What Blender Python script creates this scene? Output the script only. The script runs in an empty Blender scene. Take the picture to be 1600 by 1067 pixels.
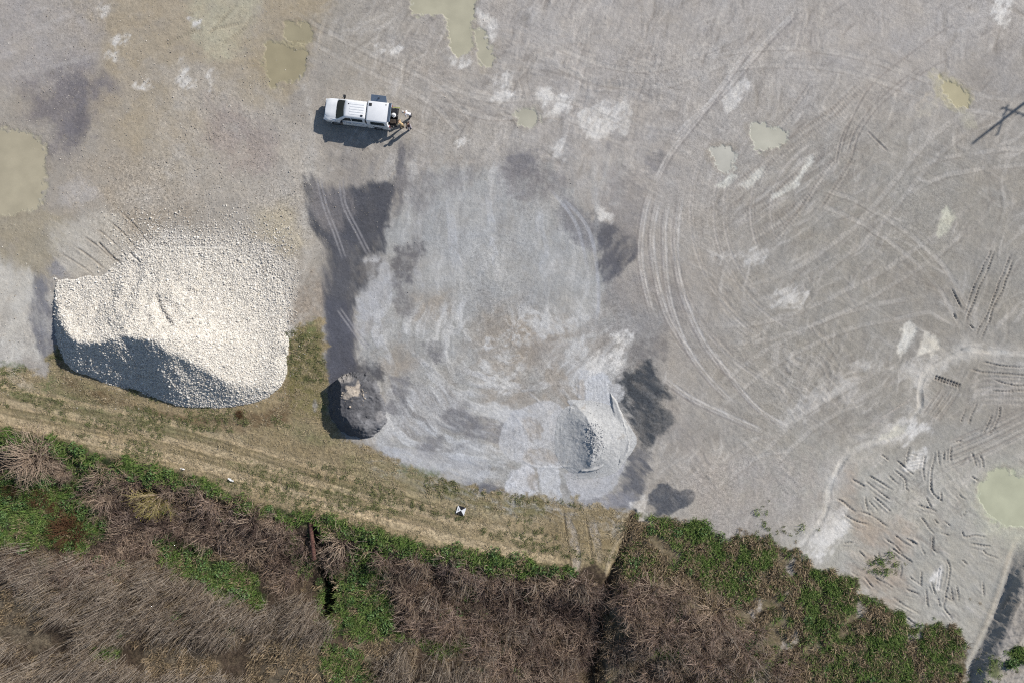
import bpy, bmesh, math
import numpy as np
from mathutils import Vector, Matrix
R = math.radians
scene = bpy.context.scene
C = scene.collection

# ---------------------------------------------------------------- camera
S = 0.057            # metres on the ground per photograph pixel
H = 60.8             # flying height of the camera
cam_d = bpy.data.cameras.new('camera')
cam_d.lens = 24.0; cam_d.sensor_width = 36.0
cam_d.clip_end = 3000
cam = bpy.data.objects.new('camera', cam_d); C.objects.link(cam)
cam.location = (0, 0, H); cam.rotation_euler = (0, 0, 0)
scene.camera = cam

# ---------------------------------------------------------------- sky, sun, exposure
SUN_EL, SUN_AZ = R(33.0), R(34.5)      # azimuth counted from +X towards +Y
w = bpy.data.worlds.new('World'); scene.world = w; w.use_nodes = True
nt = w.node_tree
sky = nt.nodes.new('ShaderNodeTexSky'); sky.sky_type = 'NISHITA'; sky.sun_disc = False
sky.sun_elevation = SUN_EL; sky.sun_rotation = R(90) - SUN_AZ
sky.air_density = 1.0; sky.dust_density = 0.6; sky.ozone_density = 1.0
bg = nt.nodes['Background']; bg.inputs['Strength'].default_value = 0.072
nt.links.new(sky.outputs['Color'], bg.inputs['Color'])
sun_d = bpy.data.lights.new('sun', 'SUN'); sun_d.energy = 4.0; sun_d.angle = R(0.8)
sun_d.color = (1.0, 0.955, 0.895)
sun = bpy.data.objects.new('sun', sun_d); C.objects.link(sun)
sv = Vector((math.cos(SUN_EL)*math.cos(SUN_AZ), math.cos(SUN_EL)*math.sin(SUN_AZ), math.sin(SUN_EL)))
sun.rotation_euler = sv.to_track_quat('Z', 'Y').to_euler(); sun.location = (40, 30, 60)
scene.view_settings.view_transform = 'Standard'; scene.view_settings.look = 'None'
scene.view_settings.gamma = 1.0; scene.view_settings.use_curve_mapping = False
scene.view_settings.exposure = 0.40
scene.render.engine = 'CYCLES'
scene.cycles.use_denoising = False; scene.cycles.filter_width = 1.15

# ---------------------------------------------------------------- helpers
rng = np.random.default_rng(7)
_TAB = {}
def vnoise(x, y, seed):
    if seed not in _TAB: _TAB[seed] = np.random.default_rng(1000+seed).random((256, 256), dtype=np.float32)
    t = _TAB[seed]
    xf = np.floor(x); yf = np.floor(y)
    xi = xf.astype(np.int32) & 255; yi = yf.astype(np.int32) & 255
    u = (x-xf).astype(np.float32); v = (y-yf).astype(np.float32)
    u = u*u*(3-2*u); v = v*v*(3-2*v)
    x1 = (xi+1) & 255; y1 = (yi+1) & 255
    a = t[yi, xi]; b = t[yi, x1]; c = t[y1, xi]; d = t[y1, x1]
    return (a+(b-a)*u)*(1-v)+(c+(d-c)*u)*v
def fbm(x, y, scale, octv=4, seed=0, ang=None, stretch=1.0, rough=0.5):
    """value noise in -1..1; ang (degrees, picture sense) and stretch make streaks"""
    if ang is not None:
        ca, sa = math.cos(R(ang)), math.sin(R(ang))
        x, y = (x*ca+y*sa)/stretch, (-x*sa+y*ca)
    out = 0.0; amp = 1.0; tot = 0.0; f = 1.0/scale
    for o in range(octv):
        out = out+amp*vnoise(x*f+17.3*o, y*f+9.1*o, seed*7+o); tot += amp
        amp *= rough; f *= 2.03
    return (out/tot-0.5)*2.2
def sstep(a, b, x):
    t = np.clip((x-a)/(b-a), 0, 1); return t*t*(3-2*t)
def lin(c):
    c = np.asarray(c, dtype=np.float32)/255.0
    return np.where(c <= 0.04045, c/12.92, ((c+0.055)/1.055)**2.4).astype(np.float32)
def smooth_pts(pts, n=8):
    """Catmull-Rom through the points"""
    p = np.array(pts, float)
    if len(p) < 3: return p
    q = np.vstack([2*p[0]-p[1], p, 2*p[-1]-p[-2]]); out = []
    for i in range(1, len(q)-2):
        for t in np.linspace(0, 1, n, endpoint=False):
            a, b, c, d = q[i-1], q[i], q[i+1], q[i+2]
            out.append(0.5*((2*b)+(-a+c)*t+(2*a-5*b+4*c-d)*t*t+(-a+3*b-3*c+d)*t**3))
    out.append(p[-1]); return np.array(out)
def sd_poly(x, y, pts):
    """signed distance to a closed outline, positive inside"""
    p = np.array(pts, float); d = np.full(x.shape, 1e9, np.float32); ins = np.zeros(x.shape, bool)
    for i in range(len(p)):
        a, b = p[i], p[(i+1) % len(p)]
        ex, ey = b-a; wx = x-a[0]; wy = y-a[1]
        t = np.clip((wx*ex+wy*ey)/(ex*ex+ey*ey+1e-9), 0, 1)
        d = np.minimum(d, (wx-ex*t)**2+(wy-ey*t)**2)
        c = ((a[1] > y) != (b[1] > y))
        if abs(ey) > 1e-9: ins ^= c & (x < ex*(y-a[1])/ey+a[0])
    d = np.sqrt(d); return np.where(ins, d, -d)
def d_line(x, y, pts):
    """distance to an open line, arc length at the foot, signed side"""
    p = np.array(pts, float); best = np.full(x.shape, 1e9, np.float32); s = np.zeros(x.shape, np.float32); side = np.zeros(x.shape, np.float32)
    L = 0.0
    for i in range(len(p)-1):
        a, b = p[i], p[i+1]; ex, ey = b-a; l2 = ex*ex+ey*ey+1e-9; l = math.sqrt(l2)
        wx = x-a[0]; wy = y-a[1]; t = np.clip((wx*ex+wy*ey)/l2, 0, 1)
        dd = (wx-ex*t)**2+(wy-ey*t)**2; m = dd < best
        best = np.where(m, dd, best); s = np.where(m, L+t*l, s); side = np.where(m, (wx*ey-wy*ex)/l, side); L += l
    return np.sqrt(best), s, side, L
def W(px, py, z=0.0):
    """where a photographed point lies in the place, if it is z metres above the yard"""
    k = S*(H-z)/H
    return ((px-800)*k, (533.5-py)*k)
def mesh_from(name, V, F, smooth=True, mats=(), midx=None):
    """F: (n,3) or (n,4) array, or a list of such arrays"""
    me = bpy.data.meshes.new(name)
    Fs = F if isinstance(F, list) else [F]
    Fs = [np.asarray(f, np.int32) for f in Fs if len(f)]
    V = np.asarray(V, np.float32)
    me.vertices.add(len(V)); me.vertices.foreach_set('co', V.ravel())
    nl = sum(f.size for f in Fs); nf = sum(len(f) for f in Fs)
    me.loops.add(nl); me.polygons.add(nf)
    me.loops.foreach_set('vertex_index', np.concatenate([f.ravel() for f in Fs]))
    tot = np.concatenate([np.full(len(f), f.shape[1], np.int32) for f in Fs])
    st = np.concatenate([[0], np.cumsum(tot)[:-1]]).astype(np.int32)
    me.polygons.foreach_set('loop_start', st)
    me.polygons.foreach_set('use_smooth', np.full(nf, smooth, bool))
    for m in mats: me.materials.append(m)
    if midx is not None: me.polygons.foreach_set('material_index', np.asarray(midx, np.int32))
    me.update(calc_edges=True); me.validate()
    return me
def link(name, me, parent=None, loc=None, rot=None):
    o = bpy.data.objects.new(name, me); C.objects.link(o)
    if parent is not None: o.parent = parent
    if loc is not None: o.location = loc
    if rot is not None: o.rotation_euler = rot
    return o
def tag(o, label=None, cat=None, group=None, kind=None):
    if label: o['label'] = label
    if cat: o['category'] = cat
    if group: o['group'] = group
    if kind: o['kind'] = kind
    return o
def set_attr(me, name, arr, typ='FLOAT_COLOR'):
    a = me.attributes.new(name, typ, 'POINT')
    a.data.foreach_set('color' if typ == 'FLOAT_COLOR' else ('vector' if typ == 'FLOAT_VECTOR' else 'value'), np.asarray(arr).ravel())
def mat(name, col, rough=0.6, metal=0.0, noise=0.0, nscale=8.0, spec=0.5, bump=0.0, coat=0.0):
    m = bpy.data.materials.new(name); m.use_nodes = True; t = m.node_tree; b = t.nodes['Principled BSDF']
    b.inputs['Base Color'].default_value = (*col, 1); b.inputs['Roughness'].default_value = rough
    b.inputs['Metallic'].default_value = metal; b.inputs['Specular IOR Level'].default_value = spec
    b.inputs['Coat Weight'].default_value = coat
    if noise or bump:
        tc = t.nodes.new('ShaderNodeTexCoord'); n = t.nodes.new('ShaderNodeTexNoise'); n.inputs['Scale'].default_value = nscale; n.inputs['Detail'].default_value = 5
        t.links.new(tc.outputs['Object'], n.inputs['Vector'])
        r = t.nodes.new('ShaderNodeMapRange'); r.inputs['From Min'].default_value = .3; r.inputs['From Max'].default_value = .7
        r.inputs['To Min'].default_value = 1-noise; r.inputs['To Max'].default_value = 1+noise
        t.links.new(n.outputs['Fac'], r.inputs['Value'])
        mx = t.nodes.new('ShaderNodeVectorMath'); mx.operation = 'SCALE'; mx.inputs[0].default_value = col
        t.links.new(r.outputs['Result'], mx.inputs['Scale']); t.links.new(mx.outputs['Vector'], b.inputs['Base Color'])
        if bump:
            bp = t.nodes.new('ShaderNodeBump'); bp.inputs['Strength'].default_value = bump; bp.inputs['Distance'].default_value = .03
            t.links.new(n.outputs['Fac'], bp.inputs['Height']); t.links.new(bp.outputs['Normal'], b.inputs['Normal'])
    return m
# ---------------------------------------------------------------- the ground: one sheet, fine where the photograph shows it
STEP = 1.5
gx = np.arange(-42, 1642.1, STEP); gy = np.arange(-42, 1109.1, STEP)
out = np.array([8, 22, 50, 100, 200, 400, 800, 1600, 3200, 6400, 12000.0])
ax = np.concatenate([gx[0]-out[::-1], gx, gx[-1]+out]); ay = np.concatenate([gy[0]-out[::-1], gy, gy[-1]+out])
NX, NY = len(ax), len(ay)
PX, PY = np.meshgrid(ax.astype(np.float32), ay.astype(np.float32))
Z = (0.05*fbm(PX, PY, 160, 3, 1)+0.022*fbm(PX, PY, 26, 3, 2)).astype(np.float32)

# lines the photograph shows
VERGE_TOP = [(-400, 560), (0, 572), (40, 578), (68, 585), (86, 548), (104, 520), (130, 540), (180, 565), (270, 590), (350, 600), (410, 595), (430, 570), (440, 530), (466, 508), (500, 500),
             (508, 560), (512, 640), (528, 676), (560, 690), (580, 698), (620, 722), (660, 738), (700, 752), (760, 768), (830, 776), (900, 784), (985, 800), (1000, 806)]
VERGE_LOW = [(-400, 590), (0, 664), (60, 678), (120, 692), (200, 715), (260, 727), (300, 742), (400, 782), (500, 806), (600, 831), (700, 853), (780, 868), (880, 890), (960, 905)]
BRUSH_TOP = [(-400, 610), (0, 690), (60, 700), (130, 716), (190, 735), (300, 760), (400, 800), (500, 826), (600, 858), (700, 880), (800, 895), (880, 905), (930, 880)]
RIGHT_TOP = [(985, 806), (1010, 812), (1060, 818), (1098, 830), (1122, 852), (1142, 850), (1165, 840), (1200, 842), (1215, 862), (1243, 858), (1262, 885), (1290, 900), (1330, 905),
             (1340, 930), (1375, 945), (1405, 962), (1420, 985), (1450, 985), (1470, 975), (1496, 985), (1510, 1010), (1500, 1120)]
DITCH = smooth_pts([(990, 800), (979, 845), (962, 890), (946, 940), (938, 985), (930, 1040), (926, 1120)])
GULLY = smooth_pts([(486, 818), (490, 850), (497, 890), (505, 930), (498, 965)])
LIP = smooth_pts([(1600, 822), (1586, 848), (1577, 880), (1561, 930), (1540, 985), (1512, 1045), (1497, 1120)])
CHANNEL = smooth_pts([(1640, 556), (1600, 553), (1555, 550), (1512, 547), (1478, 562), (1447, 582), (1437, 610), (1438, 635), (1412, 660), (1382, 680), (1345, 697), (1322, 712), (1303, 745), (1294, 770), (1290, 800), (1272, 828), (1252, 850), (1244, 870)])

# bank below the grass track, the far side rising again
dl, _, sl, _ = d_line(PX, PY, VERGE_LOW+[(1000, 960), (1100, 1010), (1250, 1060), (1500, 1100), (2200, 1200)])
below = np.where(sl < 0, dl, -dl)
bank = -1.7*sstep(0, 85, below)+1.2*sstep(120, 230, below)
bank *= 1-0.6*sstep(960, 1080, PX)
Z += bank+0.14*fbm(PX, PY, 45, 3, 3)*sstep(0, 40, below)

dd, ss, side, L = d_line(PX, PY, DITCH)
hw = 7+20*np.clip(ss/L, 0, 1); dep = 0.12+1.3*np.clip(ss/L*1.5, 0, 1)
ditch_m = 1-sstep(0.25, 1.0, dd/hw+0.35*fbm(PX, PY, 14, 4, 4)); Z -= dep*ditch_m
dd, ss, side, L = d_line(PX, PY, GULLY)
hw = 7+9*np.clip(ss/L, 0, 1)
gully_m = 1-sstep(0.35, 1.0, dd/hw+0.2*fbm(PX, PY, 10, 3, 5)); Z -= (0.4+1.3*np.clip(ss/L*1.4, 0, 1))*gully_m
dd, ss, side, L = d_line(PX, PY, LIP)
right = np.where(side < 0, -dd, dd); right = np.where(PY < 800, -50, right)
right = -right if right[np.argmin(abs(ay-950)), np.argmin(abs(ax-1600))] < 0 else right
rw = right+2.2*fbm(PX, PY, 11, 4, 6, rough=.65)
grow = sstep(815, 925, PY)
Z += grow*(0.86*sstep(1, 21, rw)-0.25*sstep(30, 80, rw)+0.16*fbm(PX, PY, 12, 5, 7, ang=-25, stretch=2.2, rough=.7)*sstep(2, 16, rw)) + grow*0.10*np.exp(-((right+5)/4.5)**2)
berm_m = grow*sstep(0, 5, rw)
dc, sc, side, L = d_line(PX, PY, CHANNEL)
chan_m = 1-sstep(1.5, 5.5, dc+1.6*fbm(PX, PY, 9, 3, 8)); Z -= 0.11*chan_m*sstep(1644, 1500, PX)*np.clip(.35+.9*fbm(PX, PY, 30, 2, 24), 0.05, 1)

# -------- apparent position of every ground point (what the photograph shows there)
k = H/(H-Z)
AX = 800+(PX-800)*k; AY = 533.5+(PY-533.5)*k
def box(pts, m):
    p = np.array(pts); i0 = max(0, np.searchsorted(ax, p[:, 0].min()-m)); i1 = np.searchsorted(ax, p[:, 0].max()+m)
    j0 = max(0, np.searchsorted(ay, p[:, 1].min()-m)); j1 = np.searchsorted(ay, p[:, 1].max()+m)
    return np.s_[j0:j1, i0:i1]

# -------- colours: what each patch of ground is made of
COL = np.empty((NY, NX, 3), np.float32); COL[:] = lin((157, 152, 144))
GRN = np.full((NY, NX), 0.36, np.float32)      # how coarse / contrasty the surface is
def blend(m, col, sl=np.s_[:, :], grain=None):
    c = lin(col); COL[sl] = COL[sl]+(c-COL[sl])*m[..., None]
    if grain is not None: GRN[sl] = GRN[sl]+(grain-GRN[sl])*m
_seed = [20]
def patch(pts, col, soft=8, warp=8, wscale=28, brk=0.0, bscale=14, ang=None, stretch=1, strength=1.0, grain=None, sm=True):
    """a patch of other material: ragged outline, broken up inside"""
    if sm: pts = smooth_pts(list(pts)+[pts[0]], 5)[:-1]
    _seed[0] += 3; sd = _seed[0]
    sl = box(pts, soft+warp*1.6+4); x, y = AX[sl], AY[sl]
    if x.size == 0: return None, sl
    d = sd_poly(x, y, pts)+warp*fbm(x, y, wscale, 5, sd, ang, stretch, 0.62)+min(soft, 7)*1.1*fbm(x, y, 6, 3, sd+2, ang, stretch, 0.7)
    m = sstep(-soft*.8, soft*.8, d)
    if brk: m = m*np.clip(1-brk+brk*1.6*sstep(-0.55, 0.55, fbm(x, y, bscale, 4, sd+1, ang, stretch, 0.6)), 0, 1)
    m = (m*strength).astype(np.float32)
    if col is not None: blend(m, col, sl, grain)
    return m, sl
def ell(cx, cy, rx, ry, n=10, rot=0):
    t = np.linspace(0, 2*math.pi, n, endpoint=False); c, s = math.cos(R(rot)), math.sin(R(rot))
    return [(cx+rx*math.cos(a)*c-ry*math.sin(a)*s, cy+rx*math.cos(a)*s+ry*math.sin(a)*c) for a in t]
def line(pts, w, col=None, strength=1.0, dz=0.0, wob=0.0, fade=0.0, tread=0.0, lam=5.0, rim=0.0, brk=0.0, grain=None, sm=True):
    """a wheel mark, rut or furrow: colour and real depth"""
    q = smooth_pts(pts) if sm and len(pts) > 2 else np.array(pts, float)
    _seed[0] += 3; sd = _seed[0]
    sl = box(q, w*2.5+6+wob); x, y = AX[sl], AY[sl]
    if x.size == 0: return
    if wob: x = x+wob*fbm(x, y, 30, 2, sd); y = y+wob*fbm(x, y, 30, 2, sd+1)
    d, s, side, L = d_line(x, y, q)
    m = 1-sstep(w*0.5-0.6, w*0.5+0.9, d)
    e = np.ones_like(m)
    if fade: e = sstep(0, fade*L+1e-3, s)*sstep(0, fade*L+1e-3, L-s)
    if brk: e = e*np.clip(1-brk+brk*1.7*sstep(-0.4, 0.4, fbm(x, y, 13, 3, sd+2)), 0, 1)
    if col is not None: blend(m*e*strength, col, sl, grain)
    if dz:
        prof = m if not tread else m*(1-tread+tread*(0.5+0.5*np.sin(s*2*math.pi/lam)))
        Z[sl] -= (dz*prof*e).astype(np.float32)
    if rim: Z[sl] += (rim*np.exp(-((d-w*0.5-1.4)/1.2)**2)*e*np.clip(.5+.9*fbm(x, y, 6, 2, sd+3), 0, 1.3)).astype(np.float32)

# broad tone of the yard
n1 = fbm(AX, AY, 240, 4, 9); n2 = fbm(AX, AY, 60, 5, 10, rough=0.6); n3 = fbm(AX, AY, 12, 4, 11, rough=0.6)
blend(np.clip(0.5+0.8*n1, 0, 1)*0.45, (150, 143, 138)); blend(sstep(0.0, 0.9, n2)*0.45, (166, 160, 152)); blend(sstep(0.1, 0.9, -n2)*0.40, (140, 133, 128))
blend(sstep(900, 300, AX)*sstep(560, 300, AY)*0.35, (158, 148, 132))
blend(sstep(520, 60, AY)*sstep(500, 900, AX)*0.6, (170, 165, 161)); blend(sstep(1050, 1300, AX)*sstep(60, 330, AY)*0.85, (146, 142, 134)); blend(sstep(1050, 1250, AX)*sstep(0.0, 0.8, fbm(AX, AY, 130, 4, 12))*0.55, (143, 137, 130))
blend(sstep(1100, 1300, AX)*sstep(640, 760, AY)*0.85, (168, 165, 156))
# streaks scraped into the yard
for (x0, y0, x1, y1, ang, st, sc, a) in ((780, -60, 1300, 190, -72, 7, 7, .55), (1130, -60, 1650, 360, -38, 9, 7, .5), (1080, 180, 1360, 420, -42, 12, 6, .6), (1200, 320, 1650, 640, -58, 9, 7, .4),
                                 (1290, 560, 1660, 760, -35, 8, 7, .5), (1300, 720, 1580, 1000, 42, 6, 8, .45), (-60, -60, 480, 130, -22, 8, 10, .45), (430, -60, 1000, 260, -58, 6, 9, .55), (600, 60, 1060, 280, 12, 7, 12, .5), (1040, 420, 1320, 780, 48, 9, 8, .35)):
    q = [(x0, y0), (x1, y0), (x1, y1), (x0, y1)]
    sl = box(q, 40); x, y = AX[sl], AY[sl]
    m = sstep(-40, 40, sd_poly(x, y, q)+30*fbm(x, y, 90, 2, 60))*np.clip(.35+1.1*sstep(-.3, .6, fbm(x, y, 50, 3, 61)), 0, 1)
    n = fbm(x+9*fbm(x, y, 40, 2, 63), y+9*fbm(x, y, 40, 2, 64), sc*.8, 4, int(61+ang) % 50, ang, st*.75, 0.66)
    blend(m*sstep(0.1, 0.75, n)*a*1.15, (184, 179, 173), sl); blend(m*sstep(0.1, 0.75, -n)*a*1.15, (130, 124, 119), sl)
    Z[sl] += (0.034*n*m).astype(np.float32)
# scuffs of wheels and blades all over, each stretch in its own direction
o1 = fbm(AX, AY, 150, 2, 65)
for i, (a_, lo, hi) in enumerate(((-35, -.9, -.05), (-78, -.35, .35), (28, .05, .9))):
    wgt = sstep(lo-.15, lo+.1, o1)*sstep(hi+.15, hi-.1, o1)*np.clip(.3+1.0*sstep(-.2, .5, fbm(AX, AY, 60, 3, 66+i)), 0, 1)*sstep(300, 640, AX+.4*AY)
    n = fbm(AX+12*fbm(AX, AY, 55, 2, 69), AY+12*fbm(AX, AY, 55, 2, 70), 6.5, 4, 71+i, a_, 9, .66)
    blend(wgt*sstep(.12, .7, n)*.6, (186, 181, 174)); blend(wgt*sstep(.12, .7, -n)*.55, (132, 126, 119)); Z += (.016*n*wgt).astype(np.float32)
# tan and dark areas on the left
patch([(90, -30), (330, -40), (390, 80), (330, 240), (260, 330), (190, 230), (110, 120)], (160, 148, 128), 40, 40, 70, .6, 40, strength=.85, grain=.55)
patch([(400, -20), (500, -10), (480, 80), (430, 170), (380, 150), (395, 60)], (158, 144, 118), 25, 25, 40, .3, 30, strength=.7)
patch([(300, -20), (385, -30), (392, 40), (360, 90), (300, 60)], (172, 167, 146), 20, 20, 30, .4, 20, strength=.8)
patch([(-20, 0), (110, -20), (150, 80), (90, 140), (-20, 130)], (158, 153, 151), 30, 30, 50, .3, 30, strength=.7)
patch([(45, 130), (120, 100), (170, 140), (150, 195), (110, 250), (70, 240), (85, 190), (40, 180)], (116, 111, 113), 26, 30, 34, .55, 24, strength=.85)
patch([(105, 190), (135, 180), (128, 220), (105, 225)], (102, 99, 103), 10, 10, 20, .4, strength=.7)
patch([(105, 118), (130, 125), (140, 170), (118, 170)], (108, 105, 108), 10, 10, 20, .5, strength=.7)
patch([(270, 110), (340, 130), (480, 200), (480, 420), (330, 430), (300, 330), (170, 330), (250, 230)], (171, 164, 154), 40, 40, 60, .5, 20, strength=.75, grain=.95)
patch([(330, 160), (420, 190), (420, 270), (330, 240)], (150, 138, 132), 25, 25, 30, .5, 20, strength=.6, grain=.9)
patch([(100, 250), (200, 240), (300, 330), (290, 400), (190, 390), (120, 330)], (160, 150, 136), 30, 30, 40, .6, 20, strength=.75, grain=.95)
patch([(-20, 330), (70, 320), (110, 360), (60, 440), (-20, 440)], (154, 145, 126), 20, 20, 40, .4, 20, strength=.85)
patch([(-20, 410), (20, 410), (60, 440), (80, 520), (60, 556), (-20, 560)], (186, 182, 174), 16, 22, 30, .4, 16, -70, 2.5, strength=.9)
patch([(50, 425), (72, 440), (86, 500), (84, 560), (62, 552), (50, 500)], (108, 108, 114), 9, 12, 22, .45, 14, 75, 3, strength=.85)
patch([(78, 405), (100, 412), (104, 428), (84, 428)], (128, 128, 134), 10, 8, 15, .2, strength=.8)
patch([(80, 355), (160, 335), (205, 380), (205, 430), (110, 430), (90, 400)], (182, 176, 165), 18, 22, 30, .45, 12, 40, 3, strength=.9)
patch([(90, 290), (130, 280), (150, 310), (100, 320)], (172, 166, 160), 12, 12, 20, .4, strength=.7)
patch([(395, 330), (450, 320), (466, 380), (420, 400)], (172, 162, 140), 25, 20, 30, .3, strength=.7)
patch([(200, 400), (310, 392), (420, 400), (455, 430), (450, 520), (445, 560), (430, 470), (330, 430)], (180, 175, 166), 24, 24, 30, .4, 10, strength=.9, grain=1.0)
patch([(180, 425), (200, 392), (240, 372), (330, 366), (415, 380), (458, 425), (462, 520), (452, 575), (430, 560), (300, 460)], (196, 191, 183), 22, 22, 26, .35, 8, strength=.95, grain=1.0)
patch([(470, 440), (508, 430), (505, 500), (465, 508), (450, 500)], (150, 138, 124), 14, 14, 20, .5, 10, strength=.8, grain=.9)
patch([(478, 250), (484, 200), (470, 120), (478, 110), (492, 200), (488, 330), (476, 420)], (176, 171, 163), 10, 14, 24, .5, strength=.6, grain=.8)

# the grey stone-dust apron in the middle
patch([(628, 330), (690, 262), (780, 270), (850, 262), (900, 320), (935, 380), (950, 440), (975, 480), (1030, 500), (985, 560), (975, 620), (990, 700), (968, 760), (930, 780), (860, 785), (800, 772), (745, 765),
       (690, 742), (630, 715), (578, 692), (600, 640), (590, 600), (560, 560), (556, 500), (565, 450), (590, 405), (610, 360)], (157, 156, 153), 12, 24, 40, .34, 18, -70, 2.5, grain=.5)
patch([(640, 320), (760, 280), (880, 330), (920, 420), (860, 520), (760, 460), (640, 440)], (160, 160, 159), 40, 40, 70, .6, 24, strength=.7)
patch([(700, 300), (760, 300), (750, 420), (690, 400)], (170, 170, 169), 25, 30, 40, .6, 20, strength=.6)
for p in ([(730, 480), (810, 470), (830, 560), (760, 570)], [(745, 590), (810, 590), (870, 640), (830, 700), (770, 690)], [(800, 500), (880, 500), (870, 540), (800, 545)], [(640, 460), (690, 460), (700, 490), (650, 500)],
          [(590, 560), (640, 545), (650, 590), (600, 600)]):
    patch(p, (154, 145, 134), 22, 26, 34, .5, 14, -40, 2, strength=.75)
patch([(820, 520), (960, 500), (985, 545), (900, 590), (840, 590)], (158, 152, 146), 24, 24, 34, .5, 14, -25, 3, strength=.6)
for p, a in (([(555, 400), (600, 395), (615, 440), (605, 480), (570, 520), (556, 500)], .9), ([(600, 720), (700, 690), (760, 700), (720, 740), (640, 730)], .5), ([(600, 600), (700, 610), (740, 660), (640, 680), (590, 690)], .6)):
    patch(p, (168, 168, 170), 12, 14, 24, .35, 12, 30, 2, strength=a)
for a, wd, c, st_, dz in (([(858, 570), (878, 604), (897, 640)], 1.6, (186, 185, 184), .55, -.02), ([(866, 592), (880, 614), (893, 640)], 2.2, (128, 122, 116), .5, .02), ([(800, 712), (845, 728), (888, 728), (925, 718)], 2.8, (198, 198, 199), .8, -.05), ([(818, 728), (828, 750), (840, 772)], 3, (200, 200, 202), .7, -.03), ([(868, 728), (872, 755), (878, 780)], 2.6, (196, 196, 197), .6, -.03),
                       ([(955, 692), (964, 712), (976, 726)], 2.6, (196, 194, 192), .7, -.04), ([(820, 610), (845, 632), (860, 652)], 2.4, (190, 189, 188), .6, -.03), ([(795, 640), (815, 660), (835, 690)], 3, (194, 194, 195), .6, -.03), ([(905, 576), (906, 610), (905, 636)], 2.4, (194, 194, 196), .6, -.03), ([(950, 590), (953, 615), (951, 645)], 2.6, (130, 129, 130), .6, .03)):
    line(a, wd, c, st_, dz*.6, wob=3, fade=.25, brk=.5)
for i in range(9):
    line([(908+i*4.4, 580), (909+i*4.4, 632)], 1.8, (150, 149, 148), .4, .015, brk=.6, wob=2); line([(800+i*9, 652+i), (803+i*9, 715)], 1.8, (150, 148, 146), .35, .012, brk=.7, wob=3)
def wisps(p, c1, c2, s1, s2, cx=None, cy=None, ang=None, st=6, sc=9, thr=0.02, seed=0, soft=26):
    sl = box(p, 50); x, y = AX[sl], AY[sl]; m = sstep(-soft, soft, sd_poly(x, y, p)+22*fbm(x, y, 50, 3, 230+seed))
    wx = x+16*fbm(x, y, 60, 3, 240+seed); wy = y+16*fbm(x, y, 60, 3, 241+seed)
    if cx is None: n = fbm(wx, wy, sc, 5, 232+seed, ang, st, .68)
    else:
        rr = np.hypot(wx-cx, wy-cy); th = np.arctan2(wy-cy, wx-cx)*np.maximum(rr.mean(), 60); n = fbm(th/st, rr, sc, 5, 232+seed, None, 1, .68)
    n = n+.55*fbm(x, y, 70, 3, 236+seed)
    blend(m*sstep(thr, .7, n)*s1, c1, sl); blend(m*sstep(thr, .7, -n)*s2, c2, sl); Z[sl] += (.012*n*m).astype(np.float32)
for a, wd, c, st_ in (([(575, 690), (640, 715), (720, 735), (790, 745)], 13, (190, 191, 192), .85), ([(590, 640), (640, 690), (720, 716), (800, 722)], 11, (188, 189, 190), .8), ([(602, 560), (625, 620), (680, 678), (770, 700)], 10, (186, 187, 188), .75), ([(640, 540), (690, 600), (770, 640), (850, 650)], 10, (184, 184, 184), .7),
                      ([(700, 560), (760, 592), (840, 604), (900, 590)], 9, (186, 185, 184), .7), ([(580, 460), (590, 520), (615, 580)], 14, (178, 178, 179), .8), ([(570, 405), (600, 420), (602, 470), (575, 520)], 16, (176, 176, 177), .85), ([(620, 600), (650, 650), (700, 690)], 6, (112, 110, 110), .6), ([(660, 560), (710, 620), (790, 660)], 6, (120, 117, 116), .55),
                      ([(600, 700), (680, 705), (760, 680)], 7, (116, 114, 115), .55), ([(840, 520), (900, 500), (980, 478)], 7, (182, 180, 177), .6), ([(830, 545), (900, 530), (990, 500), (1040, 490)], 6, (180, 178, 174), .6), ([(760, 280), (770, 360), (780, 440)], 12, (180, 181, 183), .6), ([(700, 300), (705, 380), (715, 440)], 14, (178, 179, 181), .6), ([(830, 290), (850, 370), (850, 450)], 10, (176, 177, 179), .5), ([(655, 330), (650, 400), (665, 470)], 10, (178, 178, 180), .5)):
    line(a, wd, c, st_, -.008, wob=6, fade=.25, brk=.75)
APR = [(628, 330), (690, 262), (850, 262), (935, 380), (1000, 500), (980, 600), (990, 720), (930, 780), (800, 772), (690, 742), (578, 692), (560, 540), (575, 430)]
wisps([(600, 250), (960, 250), (960, 500), (580, 500)], (180, 179, 177), (138, 135, 132), .75, .5, ang=-84, st=5, sc=13, seed=0)
wisps([(560, 480), (980, 470), (990, 790), (560, 740)], (188, 187, 185), (134, 129, 124), .9, .6, cx=800, cy=520, st=6, sc=11, seed=1)
wisps([(760, 540), (960, 500), (1010, 640), (900, 640)], (182, 180, 178), (142, 135, 128), .6, .5, ang=-28, st=6, sc=10, seed=2)
wisps([(470, 230), (1030, 200), (1030, 330), (620, 330)], (168, 165, 162), (126, 123, 123), .5, .6, ang=-80, st=3, sc=20, seed=3)
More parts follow.
